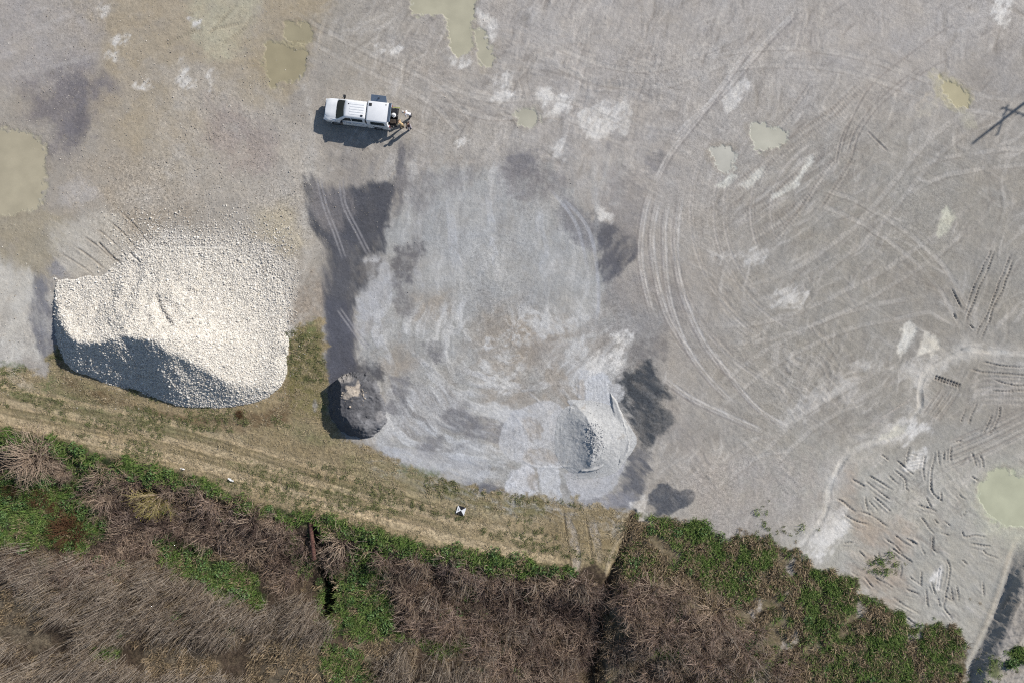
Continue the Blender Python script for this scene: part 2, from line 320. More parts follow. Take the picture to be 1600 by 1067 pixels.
# damp, dark fines round the apron
DARK = (86, 87, 92)
patch([(484, 270), (520, 300), (575, 290), (612, 292), (604, 330), (596, 360), (600, 392), (566, 405), (570, 440), (556, 470), (550, 520), (552, 560), (545, 590), (512, 600), (508, 480), (512, 420), (505, 380), (486, 340)], (80, 81, 86), 9, 20, 30, .22, 14, 68, 4, grain=.5)
patch([(500, 300), (560, 300), (552, 420), (545, 520), (550, 600), (512, 610), (510, 460)], (84, 85, 91), 10, 16, 24, .3, 12, 76, 5, strength=.8)
patch([(512, 590), (545, 566), (590, 572), (602, 592), (570, 600), (520, 612)], (80, 80, 84), 6, 11, 14, .35, 8, strength=.9)
patch([(540, 310), (606, 296), (604, 345), (570, 380), (530, 370)], (80, 81, 87), 10, 16, 24, .3, strength=.85)
patch([(488, 280), (545, 300), (535, 360), (492, 340)], (126, 122, 122), 12, 14, 24, .5, 10, 70, 4, strength=.7)
patch([(512, 470), (548, 480), (548, 590), (510, 600)], (86, 87, 95), 8, 10, 20, .4, 10, 80, 4, strength=.8)
patch([(615, 385), (660, 380), (650, 420), (625, 450), (612, 430)], (104, 102, 104), 9, 14, 18, .5, 10, strength=.9)
patch([(560, 410), (600, 405), (580, 440), (560, 440)], (110, 107, 106), 7, 10, 14, .5, 8, strength=.8)
patch([(616, 440), (640, 460), (645, 500), (620, 480)], (118, 115, 115), 9, 10, 14, .5, 8, strength=.75)
patch([(617, 300), (620, 236), (632, 232), (634, 262), (640, 285), (625, 340)], (106, 104, 106), 6, 8, 14, .4, 10, 90, 3, strength=.9)
patch([(630, 265), (680, 268), (690, 300), (660, 330), (630, 310)], (134, 131, 130), 10, 12, 18, .5, 10, strength=.7)
patch([(790, 245), (835, 240), (840, 275), (800, 275)], (116, 114, 117), 10, 14, 18, .4, 10, strength=.85)
patch([(780, 258), (860, 258), (880, 300), (800, 310)], (128, 124, 124), 14, 16, 18, .55, 10, strength=.7)
patch([(1008, 245), (1035, 240), (1040, 265), (1012, 268)], (124, 122, 124), 10, 10, 18, .4, strength=.7)
patch([(930, 335), (950, 350), (985, 365), (1000, 380), (985, 415), (960, 435), (938, 425), (932, 385)], (92, 92, 97), 9, 16, 20, .45, 12, -60, 2, strength=.95)
patch([(880, 310), (925, 340), (930, 400), (895, 370), (870, 345)], (122, 120, 122), 9, 12, 20, .4, 12, strength=.8)
patch([(945, 270), (1000, 275), (1000, 370), (985, 370), (940, 330)], (138, 133, 130), 14, 16, 20, .5, 10, strength=.7)
patch([(960, 440), (1060, 440), (1070, 500), (1000, 530), (930, 500)], (134, 130, 128), 18, 18, 26, .5, 12, 60, 3, strength=.65)
patch([(985, 535), (1035, 520), (1045, 560), (1000, 570), (970, 590)], (118, 114, 112), 10, 14, 20, .5, 10, strength=.8)
patch([(1022, 555), (1035, 600), (1050, 640), (1052, 665), (1030, 690), (1018, 704), (995, 690), (985, 650), (972, 620), (968, 598), (985, 578)], (70, 73, 77), 9, 18, 20, .28, 12, 40, 2, grain=.7)
patch([(984, 690), (1018, 706), (1012, 735), (1005, 770), (985, 800), (955, 792), (975, 760), (985, 720)], (96, 97, 102), 8, 16, 18, .5, 9, 35, 4, strength=.95)
patch([(1012, 772), (1035, 755), (1048, 760), (1060, 766), (1078, 764), (1085, 776), (1075, 790), (1050, 802), (1012, 806), (1008, 790)], (84, 86, 91), 2, 4, 9, .2, 8, 60, 2, grain=.6)
patch([(715, 748), (770, 758), (800, 768), (780, 776), (725, 764)], (104, 105, 112), 6, 8, 16, .4, 9, 15, 3, strength=.9)
patch([(900, 765), (985, 770), (985, 800), (890, 795)], (140, 140, 146), 8, 10, 16, .5, 8, strength=.7)
for p in ([(745, 650), (800, 665), (815, 695), (770, 690), (735, 680)], [(700, 640), (745, 650), (740, 675), (690, 665)], [(655, 690), (690, 680), (680, 710), (650, 705)], [(610, 590), (640, 600), (630, 640), (608, 640)], [(660, 540), (690, 545), (680, 570)], [(800, 672), (812, 680), (806, 700), (790, 695)]):
    patch(p, (118, 117, 120), 8, 12, 14, .5, 8, 25, 2.5, strength=.8)
# pale sheets smeared round the newest heap
for p, c, a in (([(905, 575), (950, 588), (958, 640), (905, 640)], (182, 183, 185), .95), ([(950, 598), (970, 602), (972, 625), (955, 625)], (172, 171, 170), .9),
             ([(800, 640), (875, 630), (880, 720), (850, 728), (800, 718), (780, 690)], (180, 180, 181), .9), ([(800, 735), (830, 728), (840, 775), (790, 768)], (190, 190, 192), .95),
             ([(838, 728), (870, 728), (876, 782), (850, 782)], (186, 187, 189), .95), ([(880, 740), (960, 735), (950, 770), (900, 780)], (176, 176, 178), .85),
             ([(960, 690), (985, 680), (980, 720), (965, 740)], (160, 160, 164), .8), ([(640, 700), (760, 720), (740, 758), (650, 735), (590, 700)], (166, 167, 170), .6)):
    patch(p, c, 2.2, 4, 12, .3, 8, -50, 2.5, strength=a)
for p in ([(870, 565), (895, 600), (905, 640), (880, 630), (850, 590)], [(900, 600), (912, 590), (912, 632), (900, 636)], [(812, 655), (832, 650), (850, 672), (830, 690)], [(815, 700), (880, 705), (870, 722), (820, 718)], [(822, 738), (838, 742), (842, 770), (826, 762)], [(895, 725), (940, 735), (930, 745), (895, 740)]):
    patch(p, (150, 141, 130), 4, 7, 10, .6, 6, 40, 2, strength=.6)
# white scuffs
for p, a in (([(845, 138), (870, 150), (862, 190), (845, 165)], .7), ([(865, 140), (890, 145), (888, 175), (865, 172)], .7), ([(905, 165), (975, 160), (980, 205), (925, 215), (900, 190)], .6), ([(920, 185), (935, 190), (932, 214), (925, 214)], .8),
             ([(700, 88), (740, 92), (735, 106), (705, 102)], .8), ([(745, 15), (775, 40), (770, 65), (755, 50)], .7), ([(775, 122), (800, 118), (798, 150), (776, 152)], .7), ([(765, 150), (790, 145), (785, 160), (768, 160)], .6),
             ([(590, 75), (625, 75), (622, 82), (595, 82)], .6), ([(712, 219), (728, 219), (728, 226), (713, 227)], .8), ([(860, 230), (885, 222), (880, 250), (862, 245)], .6), ([(932, 325), (955, 335), (950, 345), (930, 335)], .7), ([(960, 520), (990, 520), (985, 535), (962, 532)], .8), ([(915, 560), (970, 550), (975, 575), (920, 580)], .7),
             ([(1130, 125), (1165, 125), (1155, 170), (1130, 170)], .55), ([(1552, 0), (1580, 0), (1570, 35), (1555, 30)], .7), ([(1210, 450), (1255, 455), (1250, 480), (1205, 470)], .6), ([(1115, 400), (1190, 390), (1180, 410)], .5), ([(1385, 660), (1430, 655), (1420, 690), (1370, 690)], .7), ([(1425, 655), (1450, 668), (1440, 682), (1420, 675)], .8),
             ([(1425, 705), (1445, 710), (1440, 735), (1422, 728)], .7), ([(1330, 570), (1470, 560), (1440, 600)], .35), ([(1280, 800), (1330, 790), (1300, 860), (1255, 865)], .75), ([(1310, 810), (1325, 820), (1290, 850), (1275, 840)], .7), ([(1462, 888), (1472, 888), (1468, 922), (1462, 922)], .85),
             ([(890, 805), (905, 805), (902, 835), (892, 830)], .4), ([(985, 785), (1010, 780), (1004, 812), (988, 806)], .85), ([(275, 130), (300, 138), (295, 115), (285, 95)], .6), ([(318, 110), (334, 110), (328, 142)], .6), ([(215, 135), (232, 135), (228, 146)], .8), ([(295, 30), (312, 35), (305, 45)], .8), ([(172, 85), (182, 85), (180, 96)], .7),
             ([(1215, 670), (1260, 648), (1330, 600), (1300, 590), (1230, 640)], .3), ([(170, 60), (195, 55), (180, 75)], .6), ([(150, 10), (170, 8), (165, 25)], .5), ([(430, 850), (450, 860), (440, 865)], .3), ([(828, 840), (855, 842), (850, 848), (830, 846)], .6)):
    patch(p, (208, 205, 200), 6, 13, 14, .85, 6, -50, 2.2, strength=min(1, a*1.15))
for p in ([(1335, 800), (1420, 830), (1400, 900), (1340, 870)], [(1320, 900), (1410, 890), (1400, 925), (1350, 920)], [(1310, 740), (1345, 715), (1330, 790)], [(1370, 930), (1400, 935), (1390, 950)]):
    patch(p, (164, 148, 132), 22, 24, 30, .6, 12, 40, 2, strength=.6)
patch([(1075, 700), (1300, 720), (1280, 830), (1100, 830)], (161, 154, 148), 30, 30, 40, .5, 10, strength=.6, grain=.7)
patch([(1005, 840), (1020, 800), (1000, 780), (985, 800)], (178, 170, 158), 6, 8, 14, .3, strength=.6)

# wheel marks that swing round the apron
def off(pts, d):
    q = smooth_pts(pts); t = np.gradient(q, axis=0); t /= np.linalg.norm(t, axis=1)[:, None]+1e-9
    return list(map(tuple, (q+np.stack([-t[:, 1], t[:, 0]], 1)*d)[::4]))+[]
arcs = [([(1025, 289), (1012, 324), (1005, 367), (1004, 407), (1012, 452), (1025, 500)], 3.4), ([(1035, 300), (1024, 349), (1022, 387), (1030, 442), (1045, 492), (1070, 534), (1100, 570)], 3.6),
        ([(1050, 300), (1041, 349), (1041, 390), (1043, 430), (1052, 480), (1075, 540), (1110, 590), (1160, 640)], 3.0), ([(1069, 292), (1061, 354), (1060, 407), (1071, 464), (1100, 530), (1135, 575), (1180, 610)], 3.6),
        ([(1040, 230), (1075, 190), (1130, 140), (1200, 60), (1260, 0)], 3.2), ([(1015, 300), (1045, 240), (1100, 170), (1180, 60)], 3.0), ([(1032, 584), (1075, 616), (1125, 641), (1200, 674)], 3.2), ([(1112, 541), (1145, 590), (1190, 640), (1240, 668)], 2.6)]
for a, wd in arcs:
    for o_, c_, s_ in ((0, (184, 180, 175), .8), (wd+1.6, (182, 177, 172), .65), (wd*2.2+1, (124, 119, 117), .5)):
        line(off(a, o_), wd, c_, s_, 0.015, fade=.15, tread=.5, lam=5.0, brk=.45, rim=.012)
for a in ([(500, 274), (510, 319), (525, 359), (542, 407)], [(536, 274), (540, 317), (560, 359), (582, 402)], [(530, 479), (557, 517), (580, 545)], [(515, 490), (540, 540)]):
    for o_ in (0, 5.5):
        line(off(a, o_), 2.6, (146, 144, 146), .65, 0.012, fade=.12, brk=.3)
for a in ([(622, 530), (680, 580), (720, 610), (780, 620)], [(600, 570), (606, 600), (622, 638), (652, 672), (690, 690)], [(640, 600), (680, 650), (730, 680)], [(860, 600), (800, 610), (700, 590)]):
    line(a, 5, (174, 174, 174), .55, -0.012, fade=.3, brk=.7, wob=4)
for a in ([(870, 300), (920, 360), (935, 450), (930, 520)], [(855, 290), (900, 350), (920, 430)]):
    line(a, 5, (166, 167, 171), .6, 0.01, fade=.2, brk=.3)
# treaded diagonal runs and big sweeping arcs on the right-hand yard
for a, n in (([(1130, 300), (1180, 262), (1235, 215), (1300, 170), (1350, 120)], 4), ([(1150, 340), (1210, 300), (1262, 250)], 3), ([(1165, 375), (1225, 335), (1270, 290)], 3), ([(1200, 384), (1245, 332), (1287, 267), (1310, 240)], 2), ([(1282, 327), (1310, 282), (1335, 240)], 2), ([(1170, 230), (1220, 190), (1270, 120)], 2)):
    for i in range(n):
        line(off(a, i*5.5), 3.2, (172, 166, 158) if i % 2 else (138, 131, 124), .5, 0.035, fade=.12, tread=.75, lam=5.0, rim=.02, brk=.4)
for a in ([(1502, 31), (1460, 58), (1422, 85), (1360, 136), (1325, 200), (1310, 250)], [(1440, 102), (1395, 137), (1360, 170), (1335, 207), (1322, 247)], [(1446, 106), (1402, 141), (1367, 174), (1342, 210), (1330, 250)], [(1305, 257), (1315, 215), (1330, 185)], [(1355, 205), (1375, 225), (1388, 238)], [(1487, 90), (1450, 110), (1420, 130)]):
    line(a, 2.4, (132, 126, 122), .5, 0.04, fade=.1, rim=.035, brk=.25)
for i in range(9):
    a0 = 250+i*13; line([(1250+i*3, a0), (1290+i*9, a0-26), (1345+i*11, a0-50-i*3)], 2.2, (140, 133, 127), .35, 0.02, fade=.3, brk=.5, rim=.012)
for cx, cy, r0, a0, a1 in ((1330, 330, 120, 150, 250), (1330, 330, 150, 130, 250), (1330, 330, 190, 120, 240), (1330, 330, 205, 100, 230), (1330, 330, 240, 110, 225), (1330, 360, 268, 100, 200)):
    t = np.radians(np.linspace(a0, a1, 9)); pts = list(zip(cx+r0*np.cos(t)*1.05, cy+r0*np.sin(t)))
    line(pts, 2.6, (178, 172, 166), .5, 0.012, fade=.25, brk=.6, rim=.01); line(off(pts, 6), 2.6, (138, 132, 126), .3, 0.012, fade=.25, brk=.6)
# ruts pressed into the soft ground lower right, and the deep pairs above them
RUTS = [[(1547, 387), (1535, 424), (1504, 496)], [(1555, 389), (1540, 432), (1506, 506)], [(1581, 394), (1570, 419), (1545, 484), (1524, 527)], [(1584, 402), (1575, 427), (1552, 482), (1531, 532)], [(1487, 448), (1504, 482)], [(1489, 490), (1494, 500)], [(1516, 508), (1523, 515)],
        [(1357, 743), (1397, 766)], [(1352, 751), (1392, 781)], [(1387, 740), (1406, 756)], [(1399, 719), (1430, 743)], [(1397, 733), (1415, 749), (1416, 764), (1420, 769)], [(1364, 774), (1392, 799)], [(1357, 784), (1372, 799)], [(1305, 779), (1337, 799)],
        [(1462, 706), (1456, 734), (1455, 766), (1475, 784)], [(1446, 709), (1442, 734), (1444, 754)], [(1421, 696), (1416, 726)], [(1447, 776), (1457, 794)], [(1435, 784), (1465, 799)], [(1565, 631), (1557, 659), (1545, 684)], [(1550, 646), (1535, 679)], [(1525, 629), (1512, 663)], [(1509, 636), (1500, 659)],
        [(1547, 609), (1562, 611), (1600, 611), (1640, 608)], [(1547, 591), (1575, 600), (1640, 604)], [(1532, 565), (1562, 571), (1585, 573), (1640, 572)], [(1510, 575), (1527, 580), (1550, 583), (1600, 586), (1640, 588)],
        [(1315, 802), (1337, 815), (1357, 820)], [(1340, 800), (1365, 807), (1390, 822)], [(1397, 834), (1420, 852)], [(1392, 855), (1427, 880)], [(1398, 853), (1412, 868)], [(1435, 805), (1450, 822), (1462, 832)], [(1460, 809), (1466, 817)], [(1472, 816), (1485, 822)], [(1501, 825), (1507, 836), (1525, 837), (1545, 841)],
        [(1515, 850), (1547, 854)], [(1477, 870), (1484, 885), (1482, 907), (1474, 934)], [(1457, 855), (1464, 865)], [(1440, 854), (1447, 865)], [(1350, 900), (1365, 917)], [(1367, 900), (1397, 920)], [(1340, 860), (1351, 872)], [(1392, 932), (1412, 945), (1440, 960)], [(1410, 962), (1432, 975)], [(1475, 947), (1489, 966)],
        [(1455, 907), (1461, 930)], [(1486, 915), (1490, 938), (1476, 931)], [(1445, 920), (1449, 950)], [(1420, 900), (1440, 915)], [(1415, 920), (1437, 928)], [(1503, 875), (1511, 882)], [(1540, 868), (1560, 873)], [(1320, 848), (1335, 846)], [(1495, 912), (1498, 940)]]
rq = np.random.default_rng(31)
for _i in range(34):
    x0, y0 = rq.uniform(1325, 1540), rq.uniform(690, 930); a_ = rq.choice([.66, .75, .55, 1.45, 1.6, -.5])+rq.normal(0, .12); l_ = rq.uniform(9, 26)
    if y0 > 905+(x0-1325)*.3: continue
    RUTS.append([(x0, y0), (x0+l_*.5*math.cos(a_)+rq.normal(0, 1.2), y0+l_*.5*math.sin(a_)), (x0+l_*math.cos(a_), y0+l_*math.sin(a_)+rq.normal(0, 1.5))])
for i, a in enumerate(RUTS):
    line(a, 2.1, (118, 110, 103), .30, 0.13 if i < 7 else 0.105, fade=.12, tread=.7, lam=4.8, rim=.04, wob=3, brk=.3)
for a in RUTS[7:]:
    line(off(a, 6.5) if len(a) > 2 else [(x-4, y+6) for x, y in a], 2.0, (142, 135, 128), .22, 0.035, fade=.3, tread=.8, lam=4.6, rim=.02, brk=.8, wob=3)
for i in range(9):
    line([(1463+i*4.5, 587+i*1.6), (1461+i*4.5, 592+i*1.6)], 2.4, (112, 104, 98), .5, 0.10, rim=.04)
for i in range(7):
    line([(1440+i*4, 649+i*2), (1455+i*4, 628+i*2), (1472+i*4, 604+i*2)], 2.2, (176, 171, 164) if i % 2 else (140, 133, 127), .5, 0.05, fade=.15, rim=.03, brk=.3)
for i in range(8):
    y0 = 666+i*6.5; line([(1466, y0+30), (1520, y0+8), (1560, y0-10), (1620, y0-40)], 2.6, (178, 172, 165) if i % 2 else (138, 131, 126), .5, 0.05, fade=.2, rim=.03, brk=.4)
for i in range(6):
    y0 = 706+i*5; line([(1416, y0+4), (1442, y0)], 2.0, (184, 180, 172), .6, 0.03, rim=.02, brk=.3)
for i in range(5):
    line([(1340+i*7, 680-i*3), (1380+i*7, 650-i*4), (1410+i*7, 632-i*5)], 2.2, (174, 168, 161), .45, 0.04, fade=.2, rim=.02, brk=.4)
for i in range(6):
    line([(1505, 600+i*7), (1545, 590+i*8), (1640, 588+i*9)], 3.5, (172, 166, 159), .4, 0.03, fade=.2, tread=.6, lam=5, brk=.4)
for a in ([(1468, 888), (1463, 920)], [(1472, 889), (1467, 921)]):
    line(a, 1.8, (204, 202, 198), .9, 0.05, rim=.03)
for i in range(6):      # bucket-tooth scrapes north of the white pile
    line([(88+i*19, 392-i*13), (118+i*19, 410-i*11), (150+i*18, 432-i*8)], 2.2, (120, 110, 98), .5, 0.05, fade=.25, brk=.5, rim=.03)
line([(155, 380), (172, 398), (190, 413)], 2.6, (110, 102, 94), .7, .08, rim=.04); line([(205, 397), (212, 403), (220, 410)], 3.0, (92, 86, 80), .8, .12, rim=.05)
for a in ([(325, 55), (350, 28), (372, 5)], [(345, 70), (375, 50), (398, 22)], [(328, 48), (352, 42), (380, 36)], [(255, 75), (290, 55), (320, 45)]):
    line(a, 5.0, (150, 142, 124), .5, 0.06, fade=.1, tread=.8, lam=3.6, brk=.3)
for y0 in (45, 58, 98):     # long pale sweeps across the top
    line([(690, y0-30), (800, y0), (880, y0+6), (1000, y0-6)], 9, (170, 166, 162), .4, 0, fade=.3, brk=.4)
line([(800, 10), (860, 40), (910, 62), (960, 98)], 8, (168, 163, 157), .4, fade=.3, brk=.4)
for a in ([(0, 60), (60, 20), (100, -10)], [(0, 120), (80, 105), (170, 80)], [(0, 75), (60, 45), (130, 15)]):
    line(a, 7, (168, 163, 158), .4, fade=.2, brk=.5)
# the channel water has cut
blend(chan_m*sstep(1644, 1560, AX)*.95*np.clip(.3+sstep(-.4, .5, fbm(AX, AY, 16, 3, 14)), 0, 1), (186, 182, 174)); blend((1-sstep(3, 26, dc+14*fbm(AX, AY, 24, 4, 13)))*.5*np.clip(.3+sstep(-.4, .5, fbm(AX, AY, 9, 3, 15)), 0, 1), (192, 188, 181))
def pair(pts, sep=27, w=6.5, c=(184, 179, 172), st_=.36, dz=.018):
    for o_ in (-sep/2, sep/2):
        line(off(pts, o_), w, c, st_, dz, fade=.2, tread=.55, lam=5.0, brk=.6, rim=.012, wob=2); line(off(pts, o_+w*.75), 1.8, (126, 119, 112), st_*.8, .012, fade=.2, brk=.6, wob=2)
for p in ([(1100, 640), (1200, 560), (1330, 500), (1480, 470)], [(1080, 520), (1180, 520), (1300, 480), (1440, 400), (1560, 300)], [(1120, 470), (1230, 440), (1350, 360), (1450, 240), (1560, 150)], [(1060, 120), (1180, 90), (1330, 100), (1480, 150), (1640, 180)], [(1180, 740), (1260, 660), (1380, 590)], [(1240, 300), (1340, 330), (1460, 420), (1530, 540)],
          [(820, 60), (920, 110), (1040, 120), (1180, 60)], [(660, 130), (760, 170), (880, 170), (1010, 230)], [(1100, 760), (1180, 700), (1250, 690)], [(430, 20), (560, 90), (680, 150), (760, 240)], [(1400, 300), (1480, 260), (1640, 240)]):
    pair(p)
for o_ in (-5, 6):
    line(off(CHANNEL[4:-6:6], o_), 2.4, (182, 177, 170), .5, -0.012, brk=.8, wob=5)

# -------- grass track, bank and berm
vt = list(VERGE_TOP)+[(985, 806), (975, 850), (960, 900)]+[(900, 1300), (-400, 1300)]
mg, _ = patch(vt, (140, 126, 99), 6, 15, 18, .06, 8, grain=1.0, sm=False)
VEG = np.zeros((NY, NX), np.float32); VEG[_] = mg
x, y = AX[_], AY[_]
st = fbm(x, y, 9, 4, 14, 13, 7, .6); st2 = fbm(x, y, 40, 4, 15, 12, 3, .55)
blend(mg*sstep(0.0, 0.8, st)*.6, (172, 156, 128), _); blend(mg*sstep(0.0, 0.8, -st)*.5, (112, 102, 76), _)
blend(mg*sstep(0.0, 0.7, st2)*.5, (108, 112, 78), _)
for p, c, a in (([(-20, 640), (100, 660), (260, 700), (420, 745), (560, 790), (720, 830), (860, 860), (860, 878), (700, 850), (500, 800), (300, 738), (120, 690), (-20, 664)], (168, 150, 120), .8),
                ([(90, 560), (115, 594), (190, 622), (280, 646), (370, 650), (440, 628), (456, 560), (470, 560), (460, 640), (400, 668), (300, 660), (200, 640), (110, 615)], (98, 82, 62), .85),
                ([(-20, 600), (100, 615), (240, 650), (330, 672), (330, 690), (200, 670), (60, 640)], (112, 112, 80), .55), ([(460, 510), (498, 505), (508, 600), (515, 660), (480, 650), (450, 640)], (108, 104, 66), .7),
                ([(540, 710), (640, 725), (720, 770), (840, 790), (840, 810), (700, 800), (560, 750)], (112, 110, 80), .6), ([(690, 745), (760, 772), (850, 780), (850, 800), (760, 795), (690, 770)], (108, 104, 72), .5),
                ([(860, 770), (900, 790), (985, 800), (985, 830), (950, 850), (860, 840)], (126, 112, 84), .6)):
    patch(p, c, 9, 10, 22, .5, 9, 13, 3, strength=a)
for p in (ell(487, 520, 8, 16), ell(20, 575, 22, 9), ell(38, 610, 18, 9), ell(75, 600, 14, 9), ell(505, 632, 6, 14), ell(225, 648, 26, 6, rot=14), ell(672, 742, 12, 6), ell(640, 735, 20, 6)):
    patch(p, (86, 100, 62), 8, 10, 9, .7, 5, strength=.6)
patch([(15, 575), (38, 592), (52, 605), (45, 614), (28, 604), (8, 588)], (172, 160, 140), 4, 5, 10, .4, 6, strength=.8); patch(ell(492, 632, 4, 10), (150, 146, 140), 3, 4, 8, .4, 5, strength=.8)
for y0, wd, st_ in ((2, 13, .8), (-27, 11, .65), (-52, 8, .4)):
    line([(-20, 648+y0), (150, 686+y0), (330, 730+y0), (520, 788+y0), (700, 838+y0), (870, 872+y0)], wd, (182, 165, 136), st_, .03, fade=.03, brk=.35, wob=4); line([(-20, 657+y0), (150, 695+y0), (330, 739+y0), (520, 797+y0), (700, 847+y0)], 3, (96, 88, 62), .5, .02, fade=.05, brk=.5, wob=4)
for i in range(5):
    line([(-20, 600+i*14), (150, 634+i*14), (330, 680+i*14), (520, 742+i*12), (700, 800+i*8)], 4, (106, 98, 72) if i % 2 else (170, 152, 124), .6, 0.02, fade=.05, brk=.5)
for a in ([(886, 790), (892, 830), (898, 880), (904, 910)], [(922, 800), (928, 840), (934, 885)]):
    line(a, 13, (160, 151, 140), .7, 0.03, fade=.3, brk=.85, wob=7); line(off(a, -5), 5, (168, 160, 150), .6, 0.02, fade=.3, brk=.7, wob=5); line(off(a, 7), 2.4, (70, 62, 52), .6, 0.08, fade=.2, brk=.4)
# stone dust blown and tracked out over the edge of the grass
wisps([(560, 690), (640, 715), (760, 762), (900, 776), (985, 790), (980, 822), (860, 812), (720, 788), (600, 740), (545, 705)], (166, 163, 158), (140, 130, 108), .75, .25, ang=20, st=3, sc=9, thr=-.1, seed=4, soft=12)
line(off(DITCH[::4], 13), 5, (172, 158, 134), .8, -.05, wob=6, fade=.05, brk=.5)
# under the brush
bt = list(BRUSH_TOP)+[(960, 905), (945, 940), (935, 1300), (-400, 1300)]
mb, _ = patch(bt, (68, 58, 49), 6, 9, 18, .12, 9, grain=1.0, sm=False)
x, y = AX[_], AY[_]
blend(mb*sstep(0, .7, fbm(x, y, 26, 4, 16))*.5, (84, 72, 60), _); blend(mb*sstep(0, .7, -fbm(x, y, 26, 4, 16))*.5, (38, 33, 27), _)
GREENS = [[(-20, 668), (60, 682), (120, 696), (200, 718), (300, 745), (400, 786), (500, 808), (600, 834), (700, 856), (800, 872), (890, 893), (880, 908), (800, 897), (700, 880), (600, 860), (500, 828), (400, 802), (300, 766), (190, 742), (120, 722), (60, 706), (-20, 692)],
          [(90, 705), (190, 735), (185, 765), (120, 760)], [(-20, 738), (50, 742), (110, 760), (160, 790), (170, 830), (120, 862), (60, 850), (-20, 850)], [(250, 830), (300, 846), (330, 860), (320, 910), (275, 900), (245, 860)], [(340, 870), (400, 900), (410, 945), (345, 935), (310, 900)],
          [(500, 872), (540, 862), (600, 868), (612, 900), (610, 960), (622, 1000), (560, 1000), (515, 990), (500, 950)], [(455, 830), (480, 860), (478, 900), (462, 890)], [(560, 830), (580, 850), (570, 875), (555, 860)], [(640, 995), (730, 1005), (735, 1020), (670, 1020)], [(500, 1010), (560, 1020), (590, 1067), (560, 1080), (500, 1050)], [(140, 1010), (190, 1012), (180, 1030)], [(790, 1000), (830, 1002), (826, 1018), (795, 1016)], [(975, 850), (1000, 900), (985, 910), (968, 880)]]
for i, p in enumerate(GREENS):
    patch(p, (42, 58, 30), 5, 8, 12, .45, 8, strength=.85)
for p in ([(-20, 915), (40, 912), (70, 945), (50, 975), (-20, 960)], [(415, 1010), (470, 995), (510, 1030), (490, 1090), (400, 1090)], [(560, 990), (610, 1000), (590, 1030), (545, 1020)], [(225, 1010), (330, 1020), (330, 1060), (240, 1060)], [(-20, 965), (60, 985), (70, 1010), (-20, 1000)]):
    patch(p, (112, 102, 86), 12, 14, 20, .5, 8, strength=.8)
mr, _ = patch(list(RIGHT_TOP)+[(1500, 1300), (930, 1300), (935, 985), (962, 890)], (112, 101, 80), 4, 12, 16, .15, 8, grain=1.0, sm=False)
x, y = AX[_], AY[_]
blend(mr*sstep(0, .7, fbm(x, y, 20, 4, 17))*.6, (140, 126, 104), _); blend(mr*sstep(0, .7, -fbm(x, y, 20, 4, 17))*.6, (78, 80, 52), _)
GREENS_R = [[(1000, 806), (1090, 818), (1130, 850), (1110, 860), (1050, 850), (1040, 822)], [(1055, 820), (1090, 825), (1090, 846), (1058, 846)], [(1140, 850), (1200, 842), (1215, 865), (1190, 900), (1160, 880)], [(1070, 870), (1120, 870), (1180, 890), (1180, 940), (1120, 940), (1075, 910)], [(1262, 890), (1330, 905), (1338, 930), (1300, 1000), (1262, 1000), (1255, 930)],
            [(1380, 950), (1408, 962), (1420, 990), (1425, 1090), (1340, 1090), (1330, 1000), (1370, 980)], [(1440, 985), (1496, 985), (1490, 1020), (1460, 1060), (1440, 1030)], [(1010, 1010), (1070, 1005), (1075, 1025), (1020, 1030)], [(1300, 1000), (1340, 1000), (1330, 1080), (1290, 1070)], [(1575, 1010), (1620, 1010), (1620, 1040), (1580, 1040)]]
for p in GREENS_R:
    patch(p, (58, 72, 38), 6, 9, 14, .5, 8, strength=.85)
for p in ([(1178, 880), (1192, 900), (1185, 940), (1176, 930)], [(1232, 880), (1246, 860), (1240, 910), (1225, 940)], [(1225, 1005), (1245, 985), (1240, 1010), (1228, 1020)], [(1340, 940), (1362, 955), (1355, 965), (1342, 960)], [(1420, 990), (1440, 985), (1442, 1030), (1425, 1040)], [(1170, 950), (1190, 945), (1180, 970)]):
    patch(p, (176, 168, 160), 5, 7, 12, .4, 6, strength=.8)
blend(ditch_m*.7, (92, 79, 62)); blend(gully_m*.85, (52, 42, 34))
dd, ss, side, L = d_line(AX, AY, DITCH)
bm = berm_m; blend(bm*.9, (150, 144, 137)); nb = fbm(AX, AY, 8, 5, 18, -60, 4, .7); blend(bm*sstep(0, .7, nb)*.6, (108, 102, 94)); blend(bm*sstep(0.1, .7, -nb)*.5, (178, 172, 165)); Z += (bm*.10*nb).astype(np.float32)
patch(ell(1592, 1025, 16, 16), (62, 84, 34), 5, 7, 12, .4, strength=.9); patch(ell(1555, 1045, 14, 12), (80, 90, 50), 5, 7, 12, .6, strength=.8)
dd, ss, side, L = d_line(AX, AY, [(1590, 840), (1574, 872), (1558, 925), (1538, 978), (1510, 1035)])
blend((1-sstep(2, 4.5, dd))*.6, (176, 168, 154))
VEGM = np.zeros((NY, NX), np.float32)

